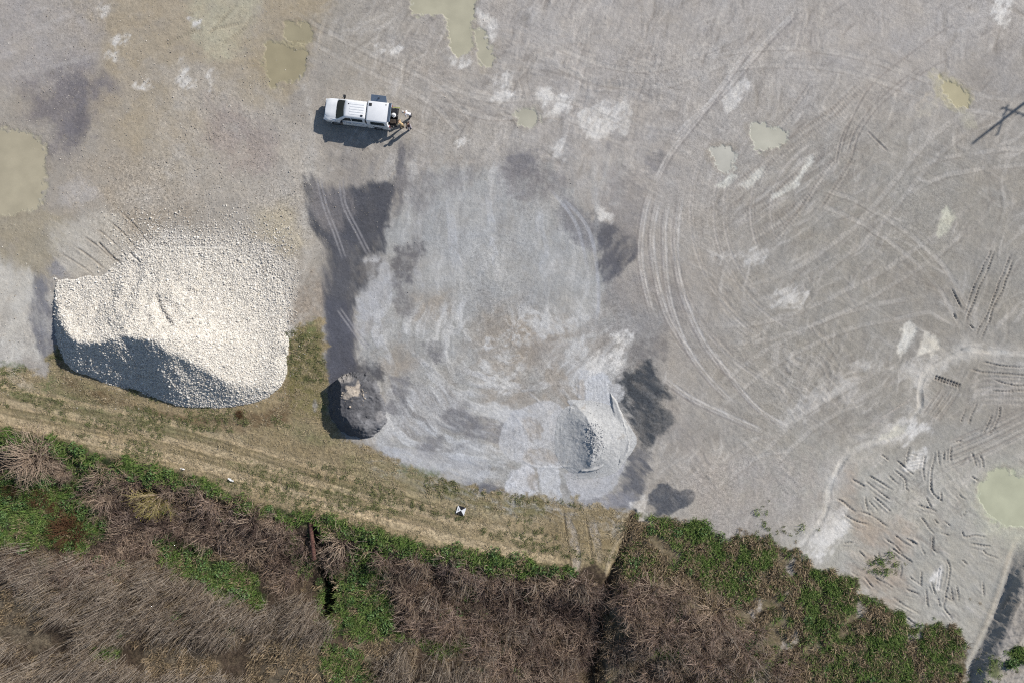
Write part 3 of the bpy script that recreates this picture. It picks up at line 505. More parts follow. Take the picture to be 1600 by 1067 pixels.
# -------- puddles: shallow hollows that hold silty water
PUDDLES = [('a', [(-60, 205), (20, 205), (55, 216), (70, 245), (66, 285), (60, 318), (25, 332), (-60, 336)], (174, 167, 145), 6, 7), ('b', [(418, 68), (470, 70), (476, 95), (465, 118), (440, 128), (424, 140), (416, 120), (414, 90)], (158, 150, 124), 4, 6), ('c', [(450, 38), (484, 42), (482, 62), (460, 68), (446, 60)], (160, 153, 128), 4, 5),
           ('d', [(645, -50), (735, -50), (736, 40), (738, 66), (720, 86), (703, 72), (698, 26), (672, 20), (646, 16)], (178, 175, 154), 3, 5), ('e', [(742, 48), (754, 52), (770, 88), (764, 106), (750, 96)], (176, 173, 154), 3, 3), ('f', [(1172, 200), (1180, 194), (1196, 198), (1226, 206), (1230, 218), (1215, 228), (1192, 234), (1178, 226)], (186, 185, 171), 2, 4),
           ('g', [(1112, 234), (1136, 230), (1146, 246), (1140, 266), (1128, 266), (1116, 250)], (186, 185, 175), 2, 3), ('h', [(1470, 120), (1482, 128), (1500, 136), (1514, 152), (1512, 166), (1500, 166), (1488, 160), (1476, 142)], (178, 171, 142), 1.5, 3), ('i', [(808, 176), (830, 172), (842, 182), (838, 192), (822, 196), (812, 190)], (178, 176, 160), 3, 4),
           ('j', [(1468, 340), (1478, 328), (1492, 336), (1490, 350), (1476, 366), (1462, 366)], (176, 174, 158), 3, 4), ('k', [(1532, 762), (1548, 744), (1568, 734), (1592, 746), (1650, 748), (1650, 812), (1604, 824), (1566, 816), (1540, 798), (1530, 780)], (182, 184, 160), 7, 9), ('l', [(1412, 512), (1424, 502), (1434, 512), (1428, 530), (1408, 556), (1400, 544)], (192, 188, 178), 2, 3), ('m', [(1448, 518), (1470, 530), (1462, 548), (1436, 556), (1436, 540)], (188, 183, 172), 3, 4), ('n', [(1206, 308), (1232, 290), (1262, 250), (1270, 252), (1252, 280), (1226, 304)], (184, 182, 174), 2, 3), ('o', [(1120, 290), (1145, 275), (1135, 292)], (184, 182, 172), 3, 3), ('p', [(1160, 290), (1185, 265), (1196, 262), (1172, 295)], (182, 180, 172), 3, 3),
           ('q', [(1370, 690), (1392, 672), (1425, 658), (1418, 670), (1390, 686)], (178, 175, 164), 4, 4)]
pud = []; PUDM = np.zeros((NY, NX), np.float32); DRY = set('jlmnopq')
patch(ell(1590, 790, 72, 62), (178, 176, 160), 22, 14, 20, .2, strength=.85)
for p in (ell(1488, 146, 34, 22, rot=42), ell(1462, 118, 10, 6)):
    patch(p, (176, 170, 146), 8, 6, 12, .3, strength=.8)
patch(ell(1440, 160, 18, 6, rot=-45), (178, 170, 158), 6, 6, 10, .4, strength=.7); patch(ell(1450, 172, 20, 6, rot=-40), (176, 170, 158), 6, 6, 10, .4, strength=.7); patch([(1500, 165), (1528, 195), (1512, 205), (1500, 185)], (172, 168, 152), 6, 6, 10, .3, strength=.6)
for nm, p, c, soft, wp in PUDDLES:
    if nm in DRY:       # dried-out hollows: pale caked silt, no water left
        m, sl = patch(p, np.minimum(np.array(c)+14, 214), soft+2, wp+3, 14, .35, 7, -45, 2); Z[sl] -= (.035*m).astype(np.float32)
        continue
    mw, slw = patch(p, None, 26, 6, 24); PUDM[slw] = np.maximum(PUDM[slw], sstep(.1, .5, mw))
    zc = float((Z[slw]*mw).sum()/max(mw.sum(), 1e-3)); Z[slw] += (sstep(0, .35, mw)*(zc-Z[slw])).astype(np.float32)
    blend(sstep(.05, .35, mw)*sstep(.8, .35, mw)*.35*np.clip(.4+sstep(-.3, .5, fbm(AX[slw], AY[slw], 12, 3, 29)), 0, 1), (136, 127, 112), slw)
    m, sl = patch(p, None, soft+5, wp+1, 18)
    blend(sstep(.03, .45, m)*.92, np.array(c)*.985, sl)
    Z[sl] += (m*(zc-.09-Z[sl])).astype(np.float32)
    pud.append((m.copy(), sl, zc-.045, c))
# pale cap of dumped dirt is on the pile itself; fine roughness of the whole yard
Z += (0.014*fbm(PX, PY, 4, 3, 19, rough=.7)*(1+1.5*sstep(.6, 1, GRN))*(1-.85*PUDM)).astype(np.float32)
mot = 0.085*fbm(AX+14*fbm(AX, AY, 50, 3, 25), AY, 70, 6, 26, rough=.78)+0.05*fbm(AX, AY, 5, 2, 27)
spk = rng.normal(0, .035, COL.shape[:2]).astype(np.float32)
GRN *= .65+.75*sstep(-.5, .6, fbm(AX, AY, 110, 4, 33))
COL *= (1+mot+spk*(.4+GRN))[..., None]
hue = fbm(AX, AY, 34, 4, 28, rough=.65)[..., None]*np.array([.030, .004, -.040], np.float32); COL *= 1+hue

# -------- the mesh
k = np.float32(S)
VX = (PX-800)*k; VY = (533.5-PY)*k
V = np.stack([VX, VY, Z], -1).reshape(-1, 3)
ii = (np.arange(NY-1)[:, None]*NX+np.arange(NX-1)[None, :]).ravel()
F = np.stack([ii, ii+NX, ii+NX+1, ii+1], 1)
fine = n3.astype(np.float32)
COLF = np.clip(COL*(1+0.10*fine[..., None]), 0.01, 0.9)

def earth_material(name):
    m = bpy.data.materials.new(name); m.use_nodes = True; t = m.node_tree; N = t.nodes; Lk = t.links; b = N['Principled BSDF']
    b.inputs['Roughness'].default_value = .95; b.inputs['Specular IOR Level'].default_value = .15
    at = N.new('ShaderNodeAttribute'); at.attribute_name = 'Col'
    tc = N.new('ShaderNodeTexCoord')
    def noise(sc, det=4, ro=.6):
        n = N.new('ShaderNodeTexNoise'); n.inputs['Scale'].default_value = sc; n.inputs['Detail'].default_value = det; n.inputs['Roughness'].default_value = ro
        Lk.new(tc.outputs['Object'], n.inputs['Vector']); return n
    def math_(op, a, bb):
        n = N.new('ShaderNodeMath'); n.operation = op
        for i, v in enumerate((a, bb)):
            if isinstance(v, (int, float)): n.inputs[i].default_value = v
            else: Lk.new(v, n.inputs[i])
        return n.outputs[0]
    n1 = noise(3.6, 5, .72); n2 = noise(9, 3, .75)
    vo = N.new('ShaderNodeTexVoronoi'); vo.inputs['Scale'].default_value = 7.0; Lk.new(tc.outputs['Object'], vo.inputs['Vector'])
    sp = N.new('ShaderNodeMapRange'); sp.inputs['From Min'].default_value = .72; sp.inputs['From Max'].default_value = .98; sp.inputs['To Min'].default_value = 0; sp.inputs['To Max'].default_value = .55
    sepc = N.new('ShaderNodeSeparateColor'); Lk.new(vo.outputs['Color'], sepc.inputs['Color']); Lk.new(sepc.outputs['Red'], sp.inputs['Value'])
    g = math_('ADD', math_('MULTIPLY', math_('SUBTRACT', n1.outputs['Fac'], .5), 1.7), math_('MULTIPLY', math_('SUBTRACT', n2.outputs['Fac'], .5), 2.0))
    g = math_('MULTIPLY', g, at.outputs['Alpha'])
    g = math_('ADD', 1.0, math_('ADD', g, math_('MULTIPLY', math_('MULTIPLY', sp.outputs['Result'], math_('POWER', at.outputs['Alpha'], 2.0)), math_('SUBTRACT', 1.0, math_('MULTIPLY', vo.outputs['Distance'], 1.6)))))
    g = math_('MAXIMUM', g, .3)
    sc = N.new('ShaderNodeVectorMath'); sc.operation = 'SCALE'; Lk.new(at.outputs['Color'], sc.inputs[0]); Lk.new(g, sc.inputs['Scale'])
    Lk.new(sc.outputs['Vector'], b.inputs['Base Color'])
    bp = N.new('ShaderNodeBump'); bp.inputs['Strength'].default_value = .6; bp.inputs['Distance'].default_value = .05
    Lk.new(math_('ADD', n1.outputs['Fac'], math_('MULTIPLY', n2.outputs['Fac'], .6)), bp.inputs['Height']); Lk.new(bp.outputs['Normal'], b.inputs['Normal'])
    return m
EARTH = earth_material('earth')
me = mesh_from('ground', V, F, True, [EARTH])
set_attr(me, 'Col', np.concatenate([COLF, GRN[..., None]], -1))
ground = tag(link('ground', me), kind='structure')
def gz(px, py):
    """height of the ground under a plan position (photograph pixels at yard level)"""
    px = np.asarray(px, float); py = np.asarray(py, float); i0 = np.searchsorted(ax, gx[0]); j0 = np.searchsorted(ay, gy[0])
    u = np.clip((px-gx[0])/STEP, 0, len(gx)-2); v = np.clip((py-gy[0])/STEP, 0, len(gy)-2)
    a = u.astype(int); b = v.astype(int); fu = u-a; fv = v-b; a = a+i0; b = b+j0
    return (Z[b, a]*(1-fu)+Z[b, a+1]*fu)*(1-fv)+(Z[b+1, a]*(1-fu)+Z[b+1, a+1]*fu)*fv
def plan(px, py, h=0.0):
    """plan position (photograph pixels at yard level) of something seen at px,py that stands h above the ground"""
    px = np.asarray(px, float); py = np.asarray(py, float); qx, qy = px, py
    for _ in range(3):
        z = gz(qx, qy)+h; f = (H-z)/H; qx = 800+(px-800)*f; qy = 533.5+(py-533.5)*f
    return qx, qy

# -------- water in the hollows
def water_mat(c):
    m = mat('silty_water', lin(c)*np.array([.93, .91, .90], np.float32), .14, noise=.10, nscale=.6, spec=.3); return m
for m, sl, zl, c in pud:
    j0, i0 = sl[0].start, sl[1].start; mm = m > .10
    cells = mm[:-1, :-1] & mm[1:, :-1] & mm[:-1, 1:] & mm[1:, 1:]
    jj, i2 = np.nonzero(cells)
    if len(jj) == 0: continue
    quad = np.stack([jj*10000+i2, (jj+1)*10000+i2, (jj+1)*10000+i2+1, jj*10000+i2+1], 1)
    u, inv = np.unique(quad, return_inverse=True); inv = inv.reshape(quad.shape)
    vj, vi = u//10000+j0, u % 10000+i0
    tag(link('puddle', mesh_from('puddle', np.stack([VX[vj, vi], VY[vj, vi], np.full(len(u), zl)], 1), inv, True, [water_mat(c)])), kind='structure')
# ---------------------------------------------------------------- the three heaps
def heap(name, x0, y0, x1, y1, step, hfun, colfun, material, thr=0.015, crumb=0.02, cs=4):
    xs = np.arange(x0, x1, step, dtype=np.float32); ys = np.arange(y0, y1, step, dtype=np.float32)
    X, Y = np.meshgrid(xs, ys); h = hfun(X, Y).astype(np.float32)
    h += crumb*fbm(X, Y, cs, 3, 80)*sstep(0, .3, h)
    z = gz(X, Y).astype(np.float32)+np.where(h > thr, h, -0.015)
    keep = (h > thr); cells = keep[:-1, :-1] | keep[1:, :-1] | keep[:-1, 1:] | keep[1:, 1:]
    nx = len(xs); idx = (np.arange(len(ys)-1)[:, None]*nx+np.arange(nx-1)[None, :])[cells]
    q = np.stack([idx, idx+nx, idx+nx+1, idx+1], 1); u, inv = np.unique(q, return_inverse=True); inv = inv.reshape(q.shape)
    V = np.stack([(X-800)*S, (533.5-Y)*S, z], -1).reshape(-1, 3)[u]
    me = mesh_from(name, V, inv, True, [material])
    kk = H/(H-z); c = colfun(800+(X-800)*kk, 533.5+(Y-533.5)*kk, h)
    set_attr(me, 'Col', c.reshape(-1, 4)[u])
    return link(name, me), (lambda px, py: hfun(np.asarray(px, np.float32), np.asarray(py, np.float32)))
# white crushed stone
TOE = [(86, 440), (84, 480), (86, 522), (97, 556), (112, 578), (150, 592), (185, 602), (225, 613), (258, 628), (290, 636), (340, 637), (385, 632), (420, 620), (440, 604), (449, 580), (448, 556)]
TOE_POLY = TOE+[(452, 500), (440, 380), (80, 380)]
def h_white(X, Y):
    yn = np.interp(X, [80, 110, 160, 230, 330, 400, 450], [430, 430, 424, 378, 374, 392, 425])+9*fbm(X, Y, 22, 3, 79)
    t = np.clip((Y-yn)/150.0, 0, 1.3); ramp = 4.0*np.minimum(t, 1.05)**1.75
    ramp *= 1-0.86*sstep(280, 438, X)**.85
    ramp *= 1.12-.12*sstep(90, 260, X)
    dn = d_line(X, Y, smooth_pts(TOE, 4))[0]; ins = sd_poly(X, Y, TOE_POLY)+5*fbm(X, Y, 14, 4, 78, rough=.6)*(.55+.45*sstep(560, 520, Y))
    ramp = ramp*sstep(-2, 26, ins+40*sstep(450, 400, X)+40*sstep(520, 560, Y))
    face = np.where(ins > 0, dn, -1)*S*(.80+.04*fbm(X, Y, 40, 2, 81)+.03*fbm(X, Y, 12, 2, 83, 70, 3))
    kk = 0.22; hm = np.clip(.5+.5*(ramp-face)/kk, 0, 1); h = ramp*(1-hm)+face*hm-kk*hm*(1-hm)
    gouge = d_line(X, Y, [(262, 470), (272, 490), (288, 506)])[0]; h = h-.28*np.exp(-(gouge/5.0)**2)*sstep(.3, 1, h)-.14*np.exp(-(d_line(X, Y, [(212, 415), (216, 445), (210, 480)])[0]/9.0)**2)
    h = h+.10*fbm(X, Y, 34, 3, 82)*sstep(.1, .8, h)
    return np.where(ins > 0, np.maximum(h, 0), 0)
def c_white(X, Y, h):
    c = np.empty(X.shape+(4,), np.float32); c[..., :3] = lin((200, 195, 186)); n = fbm(X, Y, 30, 4, 84)
    c[..., :3] *= (1+.08*n)[..., None]; c[..., 3] = .9; return c
white_pile, hw_ = heap('gravel_pile', 78, 385, 458, 645, 1.6, h_white, c_white, EARTH, crumb=.03, cs=3)
tag(white_pile, 'large pale heap of crushed white stone with a shaded steep face beside the grass track', 'gravel pile')
# dark damp fines with a cap of pale dirt
TOE_D = [(512, 606), (513, 634), (517, 655), (530, 671), (546, 682), (562, 686), (580, 684), (594, 673), (606, 655), (604, 632), (596, 612), (590, 594), (574, 583), (552, 582), (530, 588)]
def h_dark(X, Y):
    dw = d_line(X, Y, smooth_pts(TOE_D[:8], 4))[0]; de = d_line(X, Y, smooth_pts(TOE_D[7:]+TOE_D[:1], 4))[0]; wv = 5.5*fbm(X, Y, 11, 5, 86, rough=.68); dw = np.maximum(dw+wv*.5, 0); de = np.maximum(de+wv, 0); ins = sd_poly(X, Y, TOE_D)+wv
    a = dw*S*1.05; b = 1.85*np.clip((608+wv-X)/60, 0, 1.15)*sstep(574, 600, Y+wv); kk = .25; hm = np.clip(.5+.5*(b-a)/kk, 0, 1); h = b*(1-hm)+a*hm-kk*hm*(1-hm)
    h = np.minimum(h, 1.65+.1*fbm(X, Y, 14, 3, 87)); h += (.10*fbm(X, Y, 9, 4, 88, rough=.6)+.22*fbm(X, Y, 22, 2, 76))*sstep(.2, 1, h)
    return np.where(ins > 0, np.maximum(h, 0)*sstep(0, 4, ins), 0)
def c_dark(X, Y, h):
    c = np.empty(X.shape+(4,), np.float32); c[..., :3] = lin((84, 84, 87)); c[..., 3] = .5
    m = sstep(-.1, .6, fbm(X, Y, 10, 4, 62)+.02*(X-575)); c[..., :3] += (lin((126, 126, 129))-c[..., :3])*m[..., None]*.6  # pale dust eastward; shade of the west face also put into the colour
    c[..., :3] *= (1+.2*fbm(X, Y, 12, 4, 89)+.12*fbm(X, Y, 3, 3, 75))[..., None]
    m = sstep(-2.5, 2.5, sd_poly(X, Y, ell(551, 612, 12, 13))+11*fbm(X, Y, 10, 4, 90)); c[..., :3] += (lin((164, 154, 142))-c[..., :3])*m[..., None]*.85
    m = sstep(-3, 3, sd_poly(X, Y, ell(592, 650, 7, 8))+5*fbm(X, Y, 7, 4, 91)); c[..., :3] += (lin((142, 140, 140))-c[..., :3])*m[..., None]*.6
    m = sstep(-3, 3, sd_poly(X, Y, ell(540, 590, 10, 7))+6*fbm(X, Y, 7, 4, 92)); c[..., :3] += (lin((160, 154, 148))-c[..., :3])*m[..., None]*.55
    return c
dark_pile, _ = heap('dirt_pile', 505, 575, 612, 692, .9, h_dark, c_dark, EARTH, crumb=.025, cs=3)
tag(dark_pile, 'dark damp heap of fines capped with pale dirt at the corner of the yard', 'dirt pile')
# fresh grey stone dust, with sheets pushed up round it
def h_grey(X, Y):
    yy = (Y-686)/45.0
    xc = 929-20*np.clip(-yy, 0, 1.6)**2-16*np.clip(yy, 0, 1.4)**2+5*fbm(X, Y, 30, 2, 72)
    hc = 1.0*np.clip(1-np.abs(yy)**2*.5, 0, 1)*sstep(1.7, .6, np.abs(yy))
    ww = 64*np.sqrt(np.clip(1-(np.clip(np.abs(yy), 0, 1.2)/1.2)**2, 0.04, 1)); tw = np.clip((xc-X)/ww, 0, 1)
    te = np.clip((X-xc)/(66.0-8*np.abs(yy)), 0, 1)
    h = np.where(X < xc, hc*(1-tw)**1.5, hc*(1-te)**1.35)
    def wedge(poly, top, run):      # a pushed sheet: rises to its outer rim and drops off there
        d = sd_poly(X, Y, smooth_pts(poly+[poly[0]], 5)[:-1])+2.0*fbm(X, Y, 9, 4, 77, rough=.6); return np.where(d > 0, top*sstep(0, 3.5, d)*(1-.75*sstep(0, run, d)), 0)
    h = np.maximum(h, wedge([(953, 612), (966, 630), (974, 655), (972, 680), (962, 700), (950, 712), (950, 690), (957, 660), (955, 635)], .15, 22))
    h = np.maximum(h, wedge([(905, 638), (925, 640), (945, 660), (952, 690), (945, 725), (925, 737), (903, 735), (930, 710), (938, 685), (928, 660)], .35, 40))
    h = np.maximum(h, wedge([(972, 650), (982, 672), (985, 695), (978, 715), (965, 728), (968, 700)], .18, 16))
    h = np.maximum(h, wedge([(890, 632), (904, 640), (900, 652), (888, 646)], .2, 14))
    h = h+(.07*fbm(X, Y, 20, 3, 74)+.03*fbm(X, Y, 7, 3, 73))*sstep(.15, .6, h)
    return np.maximum(h, 0)
def c_grey(X, Y, h):
    c = np.empty(X.shape+(4,), np.float32); c[..., :3] = lin((172, 172, 171)); c[..., 3] = .5
    c[..., :3] *= (1+.07*fbm(X, Y, 14, 4, 93))[..., None]
    m = sstep(.2, .7, fbm(X, Y, 12, 4, 94))*sstep(.55, .15, h); c[..., :3] += (lin((152, 144, 134))-c[..., :3])*m[..., None]*.6
    return c
grey_pile, _ = heap('stone_dust_pile', 785, 570, 995, 792, .9, h_grey, c_grey, EARTH, thr=.008, crumb=.018, cs=3)
tag(grey_pile, 'pale grey heap of stone dust with loader-pushed sheets fanned around it', 'stone dust pile')

# ---------------------------------------------------------------- loose stones
def rock_mesh(name, seed, m):
    r = np.random.default_rng(seed); bm = bmesh.new(); bmesh.ops.create_icosphere(bm, subdivisions=1, radius=1)
    for v in bm.verts: v.co = Vector((v.co.x*r.uniform(.8, 1.25), v.co.y*r.uniform(.7, 1.1), v.co.z*r.uniform(.5, .85)))*r.uniform(.75, 1.15)
    me = bpy.data.meshes.new(name); bm.to_mesh(me); bm.free(); me.materials.append(m); return me
def varied(name, cols, rough=.9, attr='rnd', bump=0):
    """a matt material whose colour differs from copy to copy"""
    m = bpy.data.materials.new(name); m.use_nodes = True; t = m.node_tree; b = t.nodes['Principled BSDF']
    b.inputs['Roughness'].default_value = rough; b.inputs['Specular IOR Level'].default_value = .2
    o = t.nodes.new('ShaderNodeObjectInfo'); g = t.nodes.new('ShaderNodeAttribute'); g.attribute_name = attr
    a = t.nodes.new('ShaderNodeMath'); a.operation = 'ADD'; t.links.new(o.outputs['Random'], a.inputs[0]); t.links.new(g.outputs['Fac'], a.inputs[1])
    fr = t.nodes.new('ShaderNodeMath'); fr.operation = 'FRACT'; t.links.new(a.outputs[0], fr.inputs[0])
    rp = t.nodes.new('ShaderNodeValToRGB'); rp.color_ramp.interpolation = 'LINEAR'
    e = rp.color_ramp.elements
    while len(e) > 1: e.remove(e[-1])
    for i, c in enumerate(cols):
        p = i/(len(cols)-1)
        if i == 0: e[0].position = 0; e[0].color = (*lin(c), 1)
        else:
            n = e.new(p); n.color = (*lin(c), 1)
    t.links.new(fr.outputs[0], rp.inputs['Fac']); t.links.new(rp.outputs['Color'], b.inputs['Base Color'])
    return m
def scatter(name, P, rot, sc, idx, meshes, parent=None):
    """one object: the meshes set down at the points P by a geometry-node tree"""
    col = bpy.data.collections.new(name+'_pieces')
    for i, m in enumerate(meshes):
        o = bpy.data.objects.new('%s_piece' % name, m); o.name = '%s_piece.%03d' % (name, i); col.objects.link(o)
    me = bpy.data.meshes.new(name); me.vertices.add(len(P)); me.vertices.foreach_set('co', np.asarray(P, np.float32).ravel())
    set_attr(me, 'rot', np.asarray(rot, np.float32), 'FLOAT_VECTOR'); set_attr(me, 'siz', np.asarray(sc, np.float32), 'FLOAT'); set_attr(me, 'pick', np.asarray(idx, np.int32), 'INT')
    o = link(name, me, parent)
    g = bpy.data.node_groups.new(name, 'GeometryNodeTree'); g.interface.new_socket('Geometry', in_out='INPUT', socket_type='NodeSocketGeometry'); g.interface.new_socket('Geometry', in_out='OUTPUT', socket_type='NodeSocketGeometry')
    n = g.nodes; gi = n.new('NodeGroupInput'); go = n.new('NodeGroupOutput'); ip = n.new('GeometryNodeInstanceOnPoints'); ci = n.new('GeometryNodeCollectionInfo')
    ci.inputs['Collection'].default_value = col; ci.inputs['Separate Children'].default_value = True; ci.inputs['Reset Children'].default_value = True
    def na(nm, ty):
        a = n.new('GeometryNodeInputNamedAttribute'); a.data_type = ty; a.inputs['Name'].default_value = nm; return a.outputs['Attribute']
    e = n.new('FunctionNodeEulerToRotation'); g.links.new(na('rot', 'FLOAT_VECTOR'), e.inputs[0])
    g.links.new(gi.outputs[0], ip.inputs['Points']); g.links.new(ci.outputs[0], ip.inputs['Instance']); ip.inputs['Pick Instance'].default_value = True
    g.links.new(na('pick', 'INT'), ip.inputs['Instance Index']); g.links.new(e.outputs[0], ip.inputs['Rotation']); g.links.new(na('siz', 'FLOAT'), ip.inputs['Scale'])
    g.links.new(ip.outputs[0], go.inputs[0])
    md = o.modifiers.new('scatter', 'NODES'); md.node_group = g
    return tag(o, kind='stuff')
M_STONE = varied('white_stone', [(160, 157, 152), (196, 191, 183), (214, 209, 200), (222, 218, 211), (200, 191, 176)])
STONES = [rock_mesh('stone', i, M_STONE) for i in range(6)]
r = np.random.default_rng(11)
n = 85000; px = r.uniform(80, 456, n); py = r.uniform(388, 642, n); hh = h_white(px.astype(np.float32), py.astype(np.float32)); ok = hh > .015*(1+r.random(n))
px, py, hh = px[ok], py[ok], hh[ok]; s = r.gamma(2.2, .0125, len(px))+.020
P = np.stack([(px-800)*S, (533.5-py)*S, gz(px, py)+hh+s*.25], 1)
scatter('loose_stone', P, r.uniform(0, 6.28, (len(px), 3)), s, r.integers(0, 6, len(px)), STONES, white_pile)
# stones strewn over the yard: thick near the pile, thin elsewhere
n = 75000; px = r.uniform(120, 520, n); py = r.uniform(320, 560, n); dd_ = -sd_poly(px.astype(np.float32), py.astype(np.float32), [(185, 430), (225, 385), (330, 378), (405, 395), (436, 440), (434, 490), (420, 470), (330, 410)]); dd_ = np.maximum(dd_, 0)
ok = (r.random(n) < np.exp(-dd_/(16+9*fbm(px, py, 30, 3, 71)))*sstep(140, 215, px)*sstep(470, 455, px+8*fbm(px, py, 14, 3, 70))) & (h_white(px.astype(np.float32), py.astype(np.float32)) < .03); px, py = px[ok], py[ok]; s = r.gamma(3, .0095, len(px))+.018
scatter('spilled_stone', np.stack([(px-800)*S, (533.5-py)*S, gz(px, py)+s*.3], 1), r.uniform(0, 6.28, (len(px), 3)), s, r.integers(0, 6, len(px)), STONES)
n = 130000; px = r.uniform(-30, 1000, n); py = r.uniform(-30, 640, n)
dens = 1.0*np.exp(-((np.clip(410-py, 0, 999))/75.0)**2)*sstep(140, 240, px)*sstep(490, 440, px)*(py < 470)
dens += 1.0*np.exp(-((sd_poly(px.astype(np.float32), py.astype(np.float32), [(190, 420), (235, 385), (330, 380), (405, 395), (440, 440), (448, 520), (448, 560), (430, 470), (330, 410)]).clip(-999, 0))/26.0)**2)
dens += .50*np.exp(-(((px-330)/170)**2+((py-260)/120)**2))+.15*np.exp(-(((px-200)/160)**2+((py-170)/110)**2))+.10*(px < 480)+.006
dens += .8*np.exp(-(np.abs(sd_poly(px.astype(np.float32), py.astype(np.float32), TOE_POLY))/7.0)**2)*(py > 430)
ok = (r.random(n) < dens*(.45+.9*sstep(-.5, .6, fbm(px, py, 40, 3, 95)))) & (h_white(px.astype(np.float32), py.astype(np.float32)) < .03); px, py = px[ok], py[ok]; s = r.gamma(2, .007, len(px))+.012+.04*(r.random(len(px)) < .004)
M_PEB = varied('yard_stone', [(128, 120, 112), (160, 152, 142), (196, 190, 180), (150, 138, 122), (208, 204, 198)])
PEBS = [rock_mesh('yard_stone', 20+i, M_PEB) for i in range(5)]
scatter('scattered_gravel', np.stack([(px-800)*S, (533.5-py)*S, gz(px, py)+s*.3], 1), r.uniform(0, 6.28, (len(px), 3)), s, r.integers(0, 5, len(px)), PEBS)
# crumbs along the crest of the grey heap and the cut edge of the dark one
n = 420; px = 929+r.normal(0, 6, n); py = 684+r.normal(2, 16, n); hh = h_grey(px.astype(np.float32), py.astype(np.float32)); s = r.gamma(3, .011, n)+.015
M_CR = varied('dust_lump', [(150, 151, 153), (172, 173, 175), (180, 180, 180)]); CR = [rock_mesh('dust_lump', 40+i, M_CR) for i in range(4)]
scatter('dust_lump', np.stack([(px-800)*S, (533.5-py)*S, gz(px, py)+hh+s*.2], 1), r.uniform(0, 6.28, (n, 3)), s, r.integers(0, 4, n), CR, grey_pile)
n = 30; t = r.uniform(0, 6.28, n); px = 558+15*np.cos(t)+r.normal(0, 2, n); py = 619+14*np.sin(t)+r.normal(0, 2, n); hh = h_dark(px.astype(np.float32), py.astype(np.float32)); s = r.gamma(3, .014, n)+.02
M_CL = varied('dirt_clod', [(176, 164, 148), (160, 150, 138), (150, 140, 128)]); CL = [rock_mesh('dirt_clod', 50+i, M_CL) for i in range(4)]
scatter('dirt_clod', np.stack([(px-800)*S, (533.5-py)*S, gz(px, py)+hh+s*.2], 1), r.uniform(0, 6.28, (n, 3)), s, r.integers(0, 4, n), CL, dark_pile)
# ---------------------------------------------------------------- pickup truck with a topper
PAINT = mat('white_paint', (.80, .81, .82), .28, coat=.5, noise=.03, nscale=3); GLASS = mat('dark_glass', (.016, .028, .032), .16, spec=.35); RUBBER = mat('tyre_rubber', (.02, .02, .021), .85, noise=.2, nscale=20)
BLACKP = mat('black_plastic', (.018, .018, .02), .5, noise=.15, nscale=15); STEEL = mat('wheel_metal', (.45, .45, .46), .35, .8, noise=.1, nscale=9); CHROME = mat('bright_trim', (.6, .6, .61), .2, .9, noise=.05, nscale=9)
LINER = mat('bed_liner', (.03, .03, .032), .8, noise=.25, nscale=25); LAMP = mat('lamp_glass', (.7, .72, .74), .1, noise=.05, nscale=20); REDL = mat('tail_lamp_glass', (.25, .01, .01), .2, noise=.1, nscale=20)
GLASSP = mat('topper_glass', (.24, .29, .36), .25, noise=.06, nscale=6, spec=.5); GREYP = mat('topper_underside', (.52, .54, .57), .5, noise=.06, nscale=6)
def bmo(name, bm, m, parent=None, smooth=False, bevel=0, seg=2, sub=0):
    if bevel: bmesh.ops.bevel(bm, geom=[e for e in bm.edges if len(e.link_faces) == 2 and e.calc_face_angle(0) > .5], offset=bevel, segments=seg, profile=.6, affect='EDGES', clamp_overlap=True)
    bmesh.ops.recalc_face_normals(bm, faces=bm.faces[:])
    me = bpy.data.meshes.new(name); bm.to_mesh(me); bm.free()
    for mm in (m if isinstance(m, (list, tuple)) else [m]): me.materials.append(mm)
    if smooth:
        for p in me.polygons: p.use_smooth = True
    o = link(name, me, parent)
    if smooth and hasattr(me, 'set_sharp_from_angle'): me.set_sharp_from_angle(angle=R(38))
    return o
def bxx(bm, x0, x1, y0, y1, z0, z1, M=None):
    vs = [Vector((x, y, z)) for x in (x0, x1) for y in (y0, y1) for z in (z0, z1)]
    if M is not None: vs = [M @ v for v in vs]
    v = [bm.verts.new(p) for p in vs]
    for f in ((0, 1, 3, 2), (4, 6, 7, 5), (0, 4, 5, 1), (2, 3, 7, 6), (0, 2, 6, 4), (1, 5, 7, 3)): bm.faces.new([v[i] for i in f])
    return bm
def loft(secs, closed_ends=True):
    """sections: lists of equal length of points round a closed outline"""
    bm = bmesh.new(); rows = [[bm.verts.new(p) for p in s] for s in secs]; n = len(secs[0])
    for a, b in zip(rows, rows[1:]):
        for i in range(n): bm.faces.new((a[i], a[(i+1) % n], b[(i+1) % n], b[i]))
    if closed_ends: bm.faces.new(rows[0]); bm.faces.new(rows[-1][::-1])
    return bm
def cyl(bm, a, b, r0, r1=None, n=10):
    a, b = Vector(a), Vector(b); r1 = r0 if r1 is None else r1; q = (b-a).to_track_quat('Z', 'Y'); ra, rb = [], []
    for i in range(n):
        d = q @ Vector((math.cos(2*math.pi*i/n), math.sin(2*math.pi*i/n), 0)); ra.append(bm.verts.new(a+d*r0)); rb.append(bm.verts.new(b+d*r1))
    for i in range(n): bm.faces.new((ra[i], ra[(i+1) % n], rb[(i+1) % n], rb[i]))
    bm.faces.new(ra[::-1]); bm.faces.new(rb); return bm

